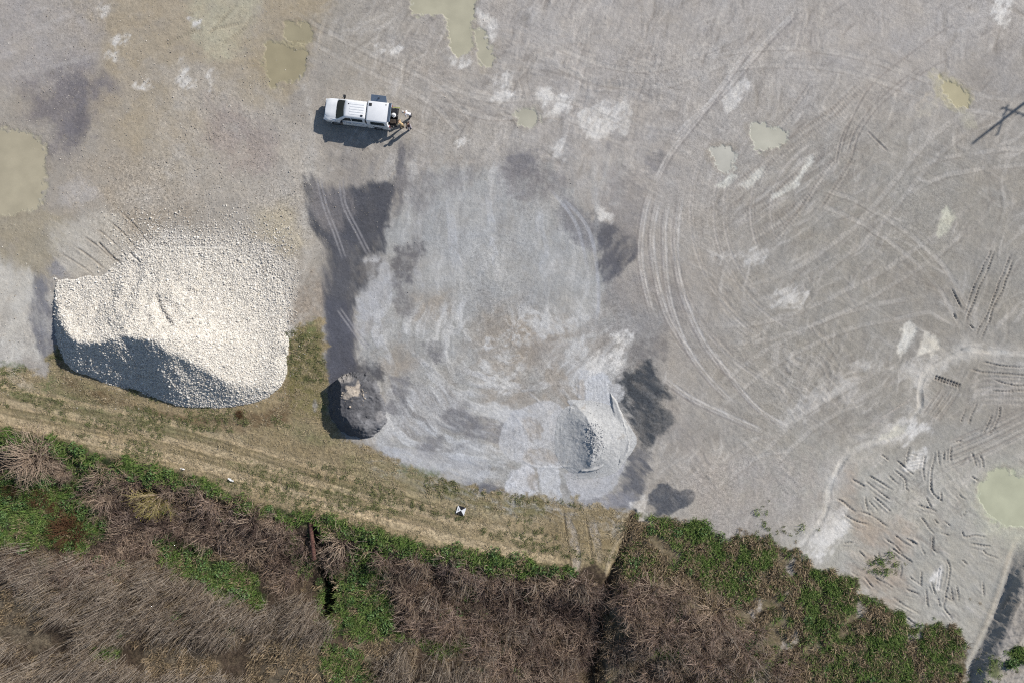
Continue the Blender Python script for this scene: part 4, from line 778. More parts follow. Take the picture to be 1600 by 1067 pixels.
truck = bpy.data.objects.new('pickup_truck', None); C.objects.link(truck)
p0 = Vector((-16.42, 20.38)); p1 = Vector((-10.57, 19.66))          # front bumper, end of the bed, on the ground
mid = (p0+p1)/2; fwd = (p0-p1).normalized()
truck.location = (mid.x, mid.y, -.02); truck.rotation_euler = (0, 0, math.atan2(fwd.y, fwd.x))
tag(truck, 'white pickup truck with topper, its rear hatch and side window raised, on the gravel yard', 'pickup truck')
def half(prof): return [(x, y, z) for x, y, z in prof]
def body_sec(x, w, zt, zb, crown=.03, tum=.05):
    h = [(0, zt+crown), (.5*w, zt+crown*.8), (.84*w, zt+.005), (.955*w, zt-.05), (w, zt-.18), (w*1.005, (zt+zb)/2), (w*.985, zb+.08), (w*.93, zb)]
    return [(x, y, z) for y, z in h]+[(x, -y, z) for y, z in h[::-1][:-1]]
secs = [body_sec(2.93, .72, .84, .42, .01), body_sec(2.90, .86, .98, .36), body_sec(2.78, .95, 1.05, .32), body_sec(2.42, .99, 1.11, .30), body_sec(2.40, .99, 1.11, .56), body_sec(2.27, 1.0, 1.12, .74), body_sec(2.08, 1.0, 1.13, .83), body_sec(1.92, 1.0, 1.145, .86), body_sec(1.76, 1.0, 1.155, .83), body_sec(1.57, 1.0, 1.16, .74), body_sec(1.44, 1.0, 1.17, .56), body_sec(1.42, 1.0, 1.17, .30),
        body_sec(.4, 1.0, 1.17, .30), body_sec(-.88, 1.0, 1.18, .30)]
bmo('body', loft(secs), PAINT, truck, True)
bm = bmesh.new()
for s in (1, -1): bxx(bm, -2.90, -2.32, *sorted((s*.80, s*1.0)), .40, 1.22); bxx(bm, -2.32, -1.38, *sorted((s*.80, s*1.0)), .86, 1.22); bxx(bm, -1.38, -.90, *sorted((s*.80, s*1.0)), .34, 1.22)
bxx(bm, -1.0, -.90, -.8, .8, .34, 1.2)
bmo('bed_side', bm, PAINT, truck, True, .012)
bm = bmesh.new(); bxx(bm, -2.9, -1.0, -.797, .797, .55, .62); bmo('bed_floor', bm, LINER, truck)
# hood with its raised centre and creases
rows = []
for x, w, z in ((2.80, .70, 1.050), (2.62, .80, 1.105), (2.3, .84, 1.150), (2.0, .86, 1.180), (1.83, .87, 1.195)):
    rows.append([(x+(.10*(1-(abs(t)**2))-.05 if x > 2.7 else (-.09*(abs(t)**2)+.06 if x < 1.9 else 0)), t*w, z+{0: .035, 1: .036, 2: .046, 3: .010, 4: -.02}[i] if True else 0) for t, i in ((-1, 4), (-.80, 3), (-.70, 2), (-.35, 1), (0, 0), (.35, 1), (.70, 2), (.80, 3), (1, 4))])
bm = bmesh.new(); vr = [[bm.verts.new(p) for p in r_] for r_ in rows]
for a, b in zip(vr, vr[1:]):
    for i in range(8): bm.faces.new((a[i], a[i+1], b[i+1], b[i]))
ret = bmesh.ops.extrude_face_region(bm, geom=bm.faces[:]); bmesh.ops.translate(bm, verts=[v for v in ret['geom'] if isinstance(v, bmesh.types.BMVert)], vec=(0, 0, -.05))
bmo('hood', bm, PAINT, truck, True)
# cab above the belt line
def ring(x0, x1, w, z, r=.12, n=4, bow=.0):
    out = []
    for cx, cy, a0 in ((x1-r, w-r, 0), (x0+r, w-r, 90), (x0+r, -w+r, 180), (x1-r, -w+r, 270)):
        for i in range(n): a = R(a0+90*i/(n-1)); out.append((cx+r*math.cos(a)+bow*(1-abs(cy+r*math.sin(a))/w if cx > 0 else 0), cy+r*math.sin(a), z))
    return out
cab = bmo('cab', loft([ring(-.86, 1.86, .95, 1.14, .14, bow=.05), ring(-.86, 1.77, .945, 1.20, .14, bow=.05), ring(-.865, .98, .755, 1.80, .13, bow=.06), ring(-.85, .88, .70, 1.86, .13, bow=.05), ring(-.78, .74, .60, 1.885, .12, bow=.04)]), PAINT, truck, True)
for i in range(5):
    bm = bmesh.new(); y = -.44+i*.22; bxx(bm, -.70, .52, y-.045, y+.045, 1.87, 1.903); bmo('roof_rib', bm, PAINT, truck, True, .012)
# glass, set a little proud of the cab skin
def pane(name, q, m=GLASS, th=.012, n=1, sag=0.0):
    bm = bmesh.new(); a, b, c, d = [Vector(p) for p in q]; N_ = (b-a).cross(d-a).normalized(); cols = 6; g = []
    for j in range(3):
        row = []
        for i in range(cols+1):
            u = i/cols; v = j/2; p = (a*(1-u)+b*u)*(1-v)+(d*(1-u)+c*u)*v; row.append(bm.verts.new(p+Vector((sag*(1-(2*u-1)**2), 0, 0))+N_*th))
        g.append(row)
    for r0_, r1_ in zip(g, g[1:]):
        for i in range(cols): bm.faces.new((r0_[i], r0_[i+1], r1_[i+1], r1_[i]))
    ret = bmesh.ops.extrude_face_region(bm, geom=bm.faces[:]); bmesh.ops.translate(bm, verts=[v for v in ret['geom'] if isinstance(v, bmesh.types.BMVert)], vec=-N_*.02)
    return bmo(name, bm, m, truck, True)
pane('windshield', [(1.72, -.84, 1.235), (1.72, .84, 1.235), (.99, .67, 1.785), (.99, -.67, 1.785)], sag=.085, th=.022)
for s in (1, -1):
    q = [(1.30, s*.925, 1.25), (.42, s*.925, 1.24), (.42, s*.795, 1.70), (.86, s*.79, 1.70)]
    pane('side_window', q if s < 0 else q[::-1], th=.016)
    q = [(.36, s*.925, 1.24), (-.62, s*.925, 1.24), (-.60, s*.795, 1.70), (.36, s*.795, 1.70)]
    pane('side_window', q if s < 0 else q[::-1], th=.016)
    bm = bmesh.new(); bxx(bm, 1.20, 1.32, *sorted((s*.95, s*1.10)), 1.24, 1.28); mir = bmo('mirror', bm, BLACKP, truck, True, .01)
    bm = bmesh.new(); bxx(bm, 1.16, 1.34, *sorted((s*1.06, s*1.30)), 1.18, 1.40); bmo('mirror_housing', bm, BLACKP, mir, True, .04)
    bm = bmesh.new(); bxx(bm, 1.345, 1.36, *sorted((s*1.12, s*1.27)), 1.24, 1.38); bmo('mirror_cap', bm, PAINT, mir)
    bm = bmesh.new(); bxx(bm, 2.80, 2.92, *sorted((s*.66, s*.90)), .80, .97); bmo('headlight', bm, LAMP, truck, True, .03)
    bm = bmesh.new(); bxx(bm, -2.925, -2.895, *sorted((s*.84, s*.98)), .78, 1.16); bmo('tail_light', bm, REDL, truck, True, .01)
    for k_, (x0, x1) in enumerate(((1.32, .42), (.38, -.72))):
        bm = bmesh.new(); bxx(bm, x1+.012, x0-.012, *sorted((s*.99, s*1.014)), .42, 1.10); dr_ = bmo('door', bm, PAINT, truck, True, .012)
        bm = bmesh.new(); bxx(bm, x1+.05, x1+.22, *sorted((s*1.014, s*1.042)), 1.0, 1.03); bmo('door_handle', bm, CHROME, dr_, True, .008)
    for xw in (1.92, -1.85):
        bm = bmesh.new(); n = 28; prof = [(.27, .10), (.36, .12), (.395, .09), (.40, 0), (.395, -.09), (.36, -.12), (.27, -.10)]
        vr = [[bm.verts.new((xw+pr*math.cos(2*math.pi*i/n), s*.90+py_, .40+pr*math.sin(2*math.pi*i/n))) for pr, py_ in prof] for i in range(n)]
        for i in range(n):
            for j in range(len(prof)-1): bm.faces.new((vr[i][j], vr[i][j+1], vr[(i+1) % n][j+1], vr[(i+1) % n][j]))
        wheel = bpy.data.objects.new('wheel', None); C.objects.link(wheel); wheel.parent = truck
        bmo('tyre', bm, RUBBER, wheel, True)
        bm = cyl(bmesh.new(), (xw, s*.82, .40), (xw, s*.995, .40), .27, n=20); bmo('rim', bm, STEEL, wheel, True, .02)
        bm = bmesh.new(); n = 16
        for i in range(n):
            a0, a1 = math.pi*i/n, math.pi*(i+1)/n
            f = [(.42, a0), (.42, a1), (.50, a1), (.50, a0)]
            v = [bm.verts.new((xw+q_*math.cos(a_), s*1.012, .40+q_*math.sin(a_))) for q_, a_ in f]; bm.faces.new(v)
        bmesh.ops.remove_doubles(bm, verts=bm.verts, dist=.001); ret = bmesh.ops.extrude_face_region(bm, geom=bm.faces[:]); bmesh.ops.translate(bm, verts=[v for v in ret['geom'] if isinstance(v, bmesh.types.BMVert)], vec=(0, -s*.03, 0)); bmo('wheel_arch', bm, PAINT, truck, True)
bm = bmesh.new(); bxx(bm, 2.86, 3.02, -.92, .92, .46, .68); bmo('front_bumper', bm, CHROME, truck, True, .05)
bm = bmesh.new(); bxx(bm, 2.885, 2.955, -.58, .58, .70, .95); bmo('grille', bm, BLACKP, truck, True, .02)
bm = bmesh.new(); bxx(bm, -3.10, -2.92, -.88, .88, .46, .64); bmo('rear_bumper', bm, CHROME, truck, True, .04)
bm = bmesh.new(); bxx(bm, 1.74, 1.84, -.76, .76, 1.19, 1.205); bmo('wiper_cowl', bm, BLACKP, truck)
bm = bmesh.new(); bxx(bm, -.66, -.48, .44, .58, 1.885, 1.93); bmo('roof_beacon', bm, BLACKP, truck, True, .02)
bm = bmesh.new(); bxx(bm, .60, .70, -.44, -.37, 1.88, 1.91); bmo('roof_antenna', bm, BLACKP, truck, True, .01)
# topper
sec = lambda x, w, z0, z1: [(x, w, z0), (x, w, z0+.05), (x, w*.90, z1-.07), (x, w*.86, z1-.02), (x, w*.80, z1), (x, -w*.80, z1), (x, -w*.86, z1-.02), (x, -w*.90, z1-.07), (x, -w, z0+.05), (x, -w, z0)]
bm = loft([sec(-.96, .93, 1.24, 1.88), sec(-1.0, .97, 1.225, 1.93), sec(-1.1, .98, 1.225, 1.955), sec(-2.7, .98, 1.225, 1.965), sec(-2.80, .98, 1.225, 1.95)], False)
bm.faces.new([v for v in bm.verts if abs(v.co.x+.96) < .001][::-1])
topper = bmo('topper', bm, PAINT, truck, True)
bm = bmesh.new(); bxx(bm, -.955, -.87, -.93, .93, 1.20, 1.62); bmo('cab_seal', bm, BLACKP, truck, True, .02)
bm = bmesh.new(); bxx(bm, -1.36, -1.12, -.66, -.42, 1.955, 1.985); vent = bmo('roof_vent', bm, BLACKP, truck, True, .01)
for i in range(3):
    bm = bmesh.new(); bxx(bm, -1.34+i*.075, -1.29+i*.075, -.64, -.44, 1.985, 1.995); bmo('vent_slat', bm, LINER, vent)
bm = bmesh.new(); bxx(bm, -2.62, -2.54, -.70, -.62, 1.962, 1.985); bmo('brake_lamp', bm, BLACKP, truck)
def slab(name, a, b, c, d, m, th=.03, bev=.01):
    a, b, c, d = map(Vector, (a, b, c, d)); N_ = (b-a).cross(d-a).normalized()*th; bm = bmesh.new(); v = [bm.verts.new(p) for p in (a, b, c, d)]+[bm.verts.new(p+N_) for p in (a, b, c, d)]
    for f in ((3, 2, 1, 0), (4, 5, 6, 7), (0, 1, 5, 4), (1, 2, 6, 5), (2, 3, 7, 6), (3, 0, 4, 7)): bm.faces.new([v[i] for i in f])
    return bmo(name, bm, m, truck, True, bev)
# lifted side access door (right-hand side), hinged along the top edge
dr = slab('side_door', (-1.20, -.87, 1.90), (-2.62, -.87, 1.90), (-2.55, -1.34, 2.22), (-1.27, -1.34, 2.22), GLASSP)
bm = bmesh.new(); bxx(bm, -1.98, -1.86, -1.16, -1.08, 2.08, 2.14); bmo('latch', bm, BLACKP, dr, True, .01)
for x in (-1.30, -2.52):
    bm = cyl(bmesh.new(), (x, -.93, 1.45), (x, -1.15, 2.06), .012, n=6); bmo('gas_strut', bm, BLACKP, truck)
bm = bmesh.new(); bxx(bm, -2.55, -1.25, -.965, -.935, 1.30, 1.82); bmo('side_opening', bm, LINER, truck)
q = [(-1.30, .975, 1.32), (-2.55, .975, 1.32), (-2.5, .90, 1.80), (-1.35, .90, 1.80)]; pane('topper_window', q[::-1], th=.004)
ht = slab('rear_hatch', (-2.79, .82, 1.93), (-2.79, -.82, 1.93), (-3.08, -.80, 2.20), (-3.08, .80, 2.20), GLASSP)
bm = bmesh.new(); bxx(bm, -2.83, -2.80, -.84, .84, 1.90, 1.955); bmo('hatch_seal', bm, BLACKP, truck)
for y in (-.83, .83):
    bm = cyl(bmesh.new(), (-2.82, y, 1.50), (-3.00, y*.97, 2.10), .014, n=6); bmo('gas_strut', bm, BLACKP, truck)
bm = bmesh.new(); bxx(bm, -3.50, -2.93, -.78, .78, .80, .87); tg = bmo('tailgate', bm, [LINER], truck, True, .015)
for y in (-.79, .79):
    bm = cyl(bmesh.new(), (-2.92, y, 1.10), (-3.40, y, .88), .012, n=6); bmo('tailgate_cable', bm, BLACKP, truck)
# ---- gear on the tailgate (things of their own)
TM = Matrix.Translation(truck.location) @ Matrix.Rotation(truck.rotation_euler.z, 4, 'Z')
def at_truck(o, x, y, z, rz=0): o.location = TM @ Vector((x, y, z)); o.rotation_euler = (0, 0, truck.rotation_euler.z+rz); return o
CASE = mat('case_plastic', (.022, .022, .026), .45, noise=.2, nscale=12); WHITEP = mat('white_plastic', (.78, .78, .79), .4, noise=.04, nscale=8); YEL = mat('yellow_paint', (.42, .44, .16), .55, noise=.15, nscale=10); WOOD = mat('tan_wood', (.36, .27, .17), .7, noise=.2, nscale=10)
bm = bmesh.new(); bxx(bm, -.26, .26, -.36, .36, 0, .28); cs = bmo('equipment_case', bm, CASE, None, True, .03); at_truck(cs, -3.20, -.32, .872)
bm = bmesh.new(); bxx(bm, -.265, .265, -.365, .365, .282, .34); bmo('lid', bm, CASE, cs, True, .02)
for y in (-.2, .2):
    bm = bmesh.new(); bxx(bm, -.285, -.262, y-.04, y+.04, .22, .33); bmo('latch', bm, CHROME, cs)
bm = bmesh.new(); bxx(bm, -.29, -.265, -.1, .1, .12, .16); bmo('handle', bm, BLACKP, cs, True, .008)
tag(cs, 'black equipment case lying on the lowered tailgate', 'equipment case')
bm = bmesh.new(); bmesh.ops.create_uvsphere(bm, u_segments=14, v_segments=8, radius=.15)
for v in bm.verts: v.co.z = max(v.co.z, 0)*1.0; v.co.x *= 1.2
hel = bmo('hard_hat', bm, WHITEP, None, True); at_truck(hel, -3.18, -.10, 1.213)
bm = cyl(bmesh.new(), (0, 0, -.002), (0, 0, .012), .20, n=18); bmo('brim', bm, WHITEP, hel, True)
bm = bmesh.new(); bxx(bm, -.18, .15, -.015, .015, .145, .16); bmo('ridge', bm, WHITEP, hel)
tag(hel, 'white hard hat on top of the black case at the tailgate', 'hard hat')
trp = bpy.data.objects.new('survey_tripod', None); C.objects.link(trp); at_truck(trp, -2.98, -.79, .872, .1)
for i, (dy, dz) in enumerate(((-.05, .05), (.03, .05), (-.01, .12))):
    bm = cyl(bmesh.new(), (.45, dy, dz), (-.62, dy*1.6, dz), .028, .02, 8); bmo('leg', bm, YEL, trp, True)
bm = cyl(bmesh.new(), (.52, -.01, .07), (.44, -.01, .07), .09, n=12); bmo('head', bm, BLACKP, trp, True)
tag(trp, 'yellow folded survey tripod lying along the far edge of the tailgate', 'tripod')
bm = bmesh.new(); bxx(bm, -.22, .22, -.17, .17, 0, .25); bg_ = bmo('gear_bag', bm, mat('dark_canvas', (.06, .045, .035), .9, noise=.3, nscale=10), None, True, .07, 3); at_truck(bg_, -3.15, .40, .872, .15)
bm = bmesh.new()
for i in range(8): cyl(bm, (-.16+.04*i, -.02, .25+.05*math.sin(math.pi*i/8)), (-.12+.04*i, -.02, .25+.05*math.sin(math.pi*(i+1)/8)), .012, n=5)
bmo('handle', bm, BLACKP, bg_, True)
tag(bg_, 'dark brown soft gear bag on the tailgate near the person in tan', 'bag')
# ---------------------------------------------------------------- three people at the tailgate
SKIN = mat('skin', (.42, .25, .17), .55, noise=.06, nscale=20); HAIR = mat('dark_hair', (.025, .017, .012), .7, noise=.3, nscale=40)
def cloth(name, c): return mat(name, lin(c), .9, noise=.12, nscale=14)
BOOT = mat('boot_leather', (.03, .025, .02), .6, noise=.2, nscale=20)
def person(label, px, py, face, shirt, trouser, lean=0.0, arms='down', cap=None, sleeves=True, s=1.0, drop=0.0, hair=True):
    """one skinned body; the pose is in its joints. face: heading in degrees; lean: trunk bent forward, degrees"""
    V, E, Rd, G = [], [], [], []
    def jt(p, r, par=None, g='shirt'):
        V.append(Vector(p)); Rd.append(r if isinstance(r, tuple) else (r, r)); G.append(g)
        if par is not None: E.append((par, len(V)-1))
        return len(V)-1
    la = R(lean)
    def up(p, piv=Vector((0, 0, .96))):          # bends everything above the hips
        q = Vector(p)-piv; return piv+Vector((q.x*math.cos(la)+q.z*math.sin(la), q.y, -q.x*math.sin(la)+q.z*math.cos(la)))+Vector((-.16*math.sin(la), 0, 0))
    hip0 = Vector((-.16*math.sin(la), 0, .96))
    pel = jt(hip0, (.115, .165), None, 'trouser')
    wa = jt(up((0, 0, 1.10)), (.10, .145), pel); ch = jt(up((.01, 0, 1.30)), (.115, .17), wa); sh = jt(up((0, 0, 1.43)), (.085, .13), ch)
    nk = jt(up((.015, 0, 1.51)), .056, sh, 'skin'); hb = jt(up((.03, 0, 1.58)), .068, nk, 'skin'); hm = jt(up((.03, 0, 1.66)), (.092, .078), hb, 'skin'); ht_ = jt(up((.02, 0, 1.74)), (.07, .062), hm, 'skin')
    fronts = {'down': [((.02, .25, 1.16), (.10, .25, .93)), ((.02, -.25, 1.16), (.10, -.25, .93))], 'reach': [((.22, .26, 1.22), (.44, .20, 1.14)), ((.24, -.24, 1.24), (.46, -.12, 1.16))], 'hips': [((.0, .36, 1.18), (.17, .24, 1.06)), ((.05, -.30, 1.17), (.26, -.20, 1.10))]}[arms]
    hands = []
    for sgn, (el, wr) in zip((1, -1), fronts):
        a = jt(up((0, sgn*.19, 1.42)), .062, sh); b = jt(up(el), .046, a, 'shirt' if sleeves else 'skin'); c = jt(up(wr), .031, b, 'shirt' if sleeves else 'skin')
        d_ = (V[c]-V[b]).normalized(); pm = jt(V[c]+d_*.08, (.042, .022), c, 'skin'); hands.append((c, pm, d_, sgn))
    for sgn, fx in ((1, .06), (-1, -.05)):
        h_ = jt(hip0+Vector((0, sgn*.095, -.08)), .098, pel, 'trouser'); k_ = jt((hip0.x*.35+fx*.5+.03, sgn*.105, .50), .066, h_, 'trouser'); an = jt((fx-.02, sgn*.11, .10), .046, k_, 'trouser')
        he = jt((fx-.03, sgn*.11, .045), .045, an, 'boot'); jt((fx+.16, sgn*.125, .035), .040, he, 'boot')
    for c, pm, d_, sgn in hands:               # four fingers and a thumb
        sd_ = d_.cross(Vector((0, 0, 1))).normalized(); cu = Vector((0, 0, -1))
        for i in range(4):
            b0 = V[pm]+sd_*(-.030+.020*i)+d_*.015; L_ = (.065, .078, .074, .058)[i]
            f1 = jt(b0+d_*L_*.5+cu*.006, .0095, pm, 'skin'); jt(b0+d_*L_+cu*.026, .0075, f1, 'skin')
        t1 = jt(V[c]+d_*.035+sd_*sgn*.045+cu*.01, .011, pm, 'skin'); jt(V[c]+d_*.075+sd_*sgn*.058+cu*.02, .009, t1, 'skin')
    me = bpy.data.meshes.new('person'); me.from_pydata([v*s for v in V], E, []); ob = bpy.data.objects.new('person', me); C.objects.link(ob)
    m = ob.modifiers.new('skin', 'SKIN'); m.use_smooth_shade = True
    for i, sv_ in enumerate(me.skin_vertices[0].data): sv_.radius = (Rd[i][0]*s, Rd[i][1]*s); sv_.use_root = (i == 0)
    ob.modifiers.new('sub', 'SUBSURF').levels = 1
    dg = bpy.context.evaluated_depsgraph_get(); nm = bpy.data.meshes.new_from_object(ob.evaluated_get(dg)); ob.modifiers.clear(); ob.data = nm; bpy.data.meshes.remove(me); nm.name = 'person'
    nm.materials.clear(); keys = ['shirt', 'trouser', 'skin', 'boot']; M4 = {'shirt': shirt, 'trouser': trouser, 'skin': SKIN, 'boot': BOOT}
    for k_ in keys: nm.materials.append(M4[k_])
    seg = [(V[a]*s, V[b]*s, G[b], G[a]) for a, b in E]
    for p in nm.polygons:
        c = p.center; best = (9, 0)
        for a, b, g, ga in seg:
            ab = b-a; t = max(0, min(1, (c-a).dot(ab)/max(ab.length_squared, 1e-9))); d_ = (c-a-ab*t).length
            if d_ < best[0]: best = (d_, g if t > .35 else ga)
        p.material_index = keys.index(best[1]); p.use_smooth = True
    hc = up((.0, 0, 1.675))*s
    fd = (up((1, 0, 1.6))-up((0, 0, 1.6))).normalized(); ud = (up((0, 0, 2))-up((0, 0, 1))).normalized()
    Mh = Matrix((fd, Vector((0, 1, 0)), ud)).transposed()
    def onhead(name, bm, mm): 
        for v in bm.verts: v.co = hc+(Mh @ v.co)*s
        return bmo(name, bm, mm, ob, True)
    bm = bmesh.new(); bmesh.ops.create_uvsphere(bm, u_segments=16, v_segments=10, radius=.108)
    bmesh.ops.delete(bm, geom=[v for v in bm.verts if v.co.z < -.02 and v.co.x > -.02 or v.co.z < -.075 or (v.co.x > .07 and v.co.z < .035)], context='VERTS')
    for v in bm.verts: v.co = Vector((v.co.x*1.04+.015, v.co.y*.90, v.co.z*.98))
    onhead('hair', bm, HAIR)
    bm = bmesh.new(); cyl(bm, (.10, 0, -.005), (.135, 0, -.035), .008, .016, 6); onhead('nose', bm, SKIN)
    for sgn in (1, -1):
        bm = bmesh.new(); bmesh.ops.create_uvsphere(bm, u_segments=8, v_segments=6, radius=.012); bmesh.ops.translate(bm, verts=bm.verts, vec=(.108, sgn*.032, .005)); onhead('eye', bm, BLACKP)
        bm = bmesh.new(); bmesh.ops.create_uvsphere(bm, u_segments=8, v_segments=6, radius=.028)
        for v in bm.verts: v.co = Vector((v.co.x*.7+.01, v.co.y*.35+sgn*.088, v.co.z-.01))
        onhead('ear', bm, SKIN)
    bm = bmesh.new(); bxx(bm, .108, .118, -.024, .024, -.068, -.060); onhead('mouth', bm, mat('lips', (.3, .11, .09), .5, noise=.05, nscale=20))
    if cap is not None:
        bm = bmesh.new(); bmesh.ops.create_uvsphere(bm, u_segments=16, v_segments=10, radius=.118); bmesh.ops.delete(bm, geom=[v for v in bm.verts if v.co.z < .0], context='VERTS')
        for v in bm.verts: v.co = Vector((v.co.x*1.02+.015, v.co.y*.92, v.co.z*.95+.02))
        cyl(bm, (.07, 0, .022), (.07, 0, .034), .125, n=14); onhead('cap', bm, cap)
    x, y = W(px, py); ob.location = (x, y, float(gz(px, py))+.005); ob.rotation_euler = (0, 0, R(face))
    return tag(ob, label, 'person', 'people at the back of the truck')
person('person in a white shirt and dark trousers bending towards the black case on the tailgate', 641.5, 184.5, 172, cloth('white_shirt', (232, 230, 234)), cloth('dark_trousers', (52, 54, 66)), 52, 'reach', cap=cloth('pale_cap', (226, 220, 214)))
person('person in tan clothing leaning in at the near corner of the tailgate', 629.5, 200.0, 150, cloth('tan_shirt', (206, 180, 140)), cloth('khaki_trousers', (170, 146, 112)), 26, 'reach')
person('person in a dark top and pale grey trousers standing behind the truck, farthest from it', 641.5, 202.5, 160, cloth('maroon_top', (58, 44, 48)), cloth('pale_trousers', (176, 170, 178)), 8, 'hips', s=1.02)
# ---------------------------------------------------------------- plants
def strands(name, P, rad, m, rnd, sides=3):
    """thin tapered stems: P (S,K,3), rad (S,K)"""
    Sn, K, _ = P.shape; T = np.gradient(P, axis=1); T /= np.linalg.norm(T, axis=2, keepdims=True)+1e-9
    ref = np.where(np.abs(T[..., 2:3]) > .9, np.array([1.0, 0, 0]), np.array([0, 0, 1.0])); A = np.cross(T, ref); A /= np.linalg.norm(A, axis=2, keepdims=True)+1e-9; B = np.cross(T, A)
    if sides == 2: rings = np.stack([P+A*rad[..., None], P-A*rad[..., None]], 2)
    else: rings = np.stack([P+(A*math.cos(2*math.pi*i/sides)+B*math.sin(2*math.pi*i/sides))*rad[..., None] for i in range(sides)], 2)
    V = rings.reshape(-1, 3); base = (np.arange(Sn)[:, None, None]*K+np.arange(K-1)[None, :, None])*sides; i = np.arange(sides if sides > 2 else 1)[None, None, :]
    F = np.stack([base+i, base+(i+1) % sides, base+sides+(i+1) % sides, base+sides+i], -1).reshape(-1, 4)
    me = mesh_from(name, V, F, True, [m]); set_attr(me, 'rnd', np.repeat(rnd, K*sides).astype(np.float32), 'FLOAT'); return me
def grow(r, base, az, el, L, K, droop, wob):
    """stems that start at base, heading az/el, bending down along their length"""
    n = len(az); P = np.zeros((n, K, 3)); P[:, 0] = base; e = el.copy(); a = az.copy()
    for k_ in range(1, K):
        st = L/(K-1); P[:, k_] = P[:, k_-1]+np.stack([np.cos(a)*np.cos(e), np.sin(a)*np.cos(e), np.sin(e)], 1)*st[:, None]
        e = e-droop/(K-1)+r.normal(0, wob, n); a = a+r.normal(0, wob*1.3, n)
    P[..., 2] = np.maximum(P[..., 2], .01); return P
def cane_bush(name, seed, m, n=150, Rb=.35, Lr=(1.0, 2.0), el=(.75, 1.45), droop=1.6, wob=.22, tw=2, r0=.013, K=6):
    r = np.random.default_rng(seed); az = r.uniform(0, 6.283, n); L = r.uniform(*Lr, n); rr = Rb*np.sqrt(r.random(n)); b = np.stack([rr*np.cos(az+r.normal(0, .5, n)), rr*np.sin(az), np.zeros(n)], 1)
    P = grow(r, b, az, r.uniform(*el, n), L, K, droop*r.uniform(.5, 1.3, n), wob); rad = r0*r.uniform(.6, 1.3, n)[:, None]*np.linspace(1, .35, K)[None]
    allP, allR, q = [P], [rad], [r.random(n)*.75]
    for t in range(tw):
        kk = r.integers(1, K-1, n); b2 = P[np.arange(n), kk]; P2 = grow(r, b2, az+r.normal(0, 1.1, n), r.uniform(-.2, 1.2, n), L*r.uniform(.25, .55, n), K, r.uniform(.2, 1.2, n), wob*1.2)
        allP.append(P2); allR.append(r0*.6*r.uniform(.6, 1.2, n)[:, None]*np.linspace(1, .3, K)[None]); q.append(r.random(n)*.75)
    return strands(name, np.concatenate(allP), np.concatenate(allR), m, np.concatenate(q))
def leaf_clump(name, seed, m, n=150, Rb=.5, Hh=.35, sz=.07):
    r = np.random.default_rng(seed); a = r.uniform(0, 6.283, n); q = np.sqrt(r.random(n)); x = Rb*q*np.cos(a); y = Rb*q*np.sin(a); z = Hh*np.sqrt(np.clip(1-q*q, 0, 1))*r.uniform(.45, 1.1, n)
    Cn = np.stack([x, y, z], 1); u = r.normal(0, 1, (n, 3)); u[:, 2] *= .45; u /= np.linalg.norm(u, axis=1)[:, None]; w_ = np.cross(u, r.normal(0, 1, (n, 3))); w_ /= np.linalg.norm(w_, axis=1)[:, None]
    s = sz*r.uniform(.6, 1.5, n)[:, None]; V = np.stack([Cn-u*s, Cn+w_*s*.42, Cn+u*s, Cn-w_*s*.42], 1).reshape(-1, 3); F = np.arange(n*4).reshape(-1, 4)
    me = mesh_from(name, V, F, True, [m]); set_attr(me, 'rnd', np.repeat(r.random(n)*.75, 4).astype(np.float32), 'FLOAT'); return me
def blades(name, seed, m, n=60, Rb=.3, Lr=(.2, .5), r0=.008, el=(.7, 1.5), droop=1.0):
    r = np.random.default_rng(seed); az = r.uniform(0, 6.283, n); rr = Rb*np.sqrt(r.random(n)); a2 = r.uniform(0, 6.283, n); b = np.stack([rr*np.cos(a2), rr*np.sin(a2), np.zeros(n)], 1)
    P = grow(r, b, az, r.uniform(*el, n), r.uniform(*Lr, n), 4, droop*r.uniform(.3, 1.4, n), .12)
    return strands(name, P, r0*r.uniform(.7, 1.4, n)[:, None]*np.array([.7, 1, .8, .15])[None], m, r.random(n)*.75, 2)
M_CANE = varied('brown_cane', [(76, 63, 58), (154, 134, 122), (190, 170, 155), (112, 95, 89), (172, 148, 124), (90, 75, 70)]); M_PALE = varied('pale_twig', [(132, 114, 100), (190, 170, 150), (168, 148, 130), (140, 120, 102)]); M_REED = varied('grey_reed', [(92, 81, 74), (160, 147, 134), (200, 188, 174), (122, 109, 100), (176, 158, 134), (100, 90, 82)])
M_YEL = varied('yellow_twig', [(126, 112, 76), (160, 144, 100), (178, 166, 130), (138, 126, 60)]); M_RUS = varied('russet_twig', [(78, 56, 40), (104, 76, 54), (90, 68, 50)]); M_DKC = varied('dark_cane', [(62, 52, 46), (122, 104, 94), (84, 69, 65), (146, 126, 112)])
M_GRN = varied('green_leaf', [(46, 66, 36), (84, 116, 66), (116, 140, 94), (68, 100, 50), (112, 124, 74), (52, 74, 42)]); M_GRS = varied('green_grass', [(60, 84, 38), (108, 132, 68), (86, 114, 50), (132, 138, 88), (68, 96, 44)]); M_VRG = varied('verge_grass', [(84, 92, 58), (112, 114, 78), (92, 98, 60), (128, 122, 88)]); M_DRY = varied('dry_grass', [(138, 124, 98), (176, 160, 132), (158, 144, 114), (130, 120, 94), (188, 172, 144)]); M_OLV = varied('olive_leaf', [(54, 72, 38), (92, 110, 62), (72, 90, 48), (120, 116, 80)]); M_BRG = varied('brown_grass', [(104, 88, 68), (166, 146, 120), (138, 122, 94), (80, 68, 52), (184, 166, 140)])
CANES = [cane_bush('cane', 100+i, M_CANE if i < 4 else (M_DKC if i < 6 else M_PALE), 62, .5, (.9, 2.1), (.5, 1.45), 1.8, .30, 2, .023) for i in range(8)]
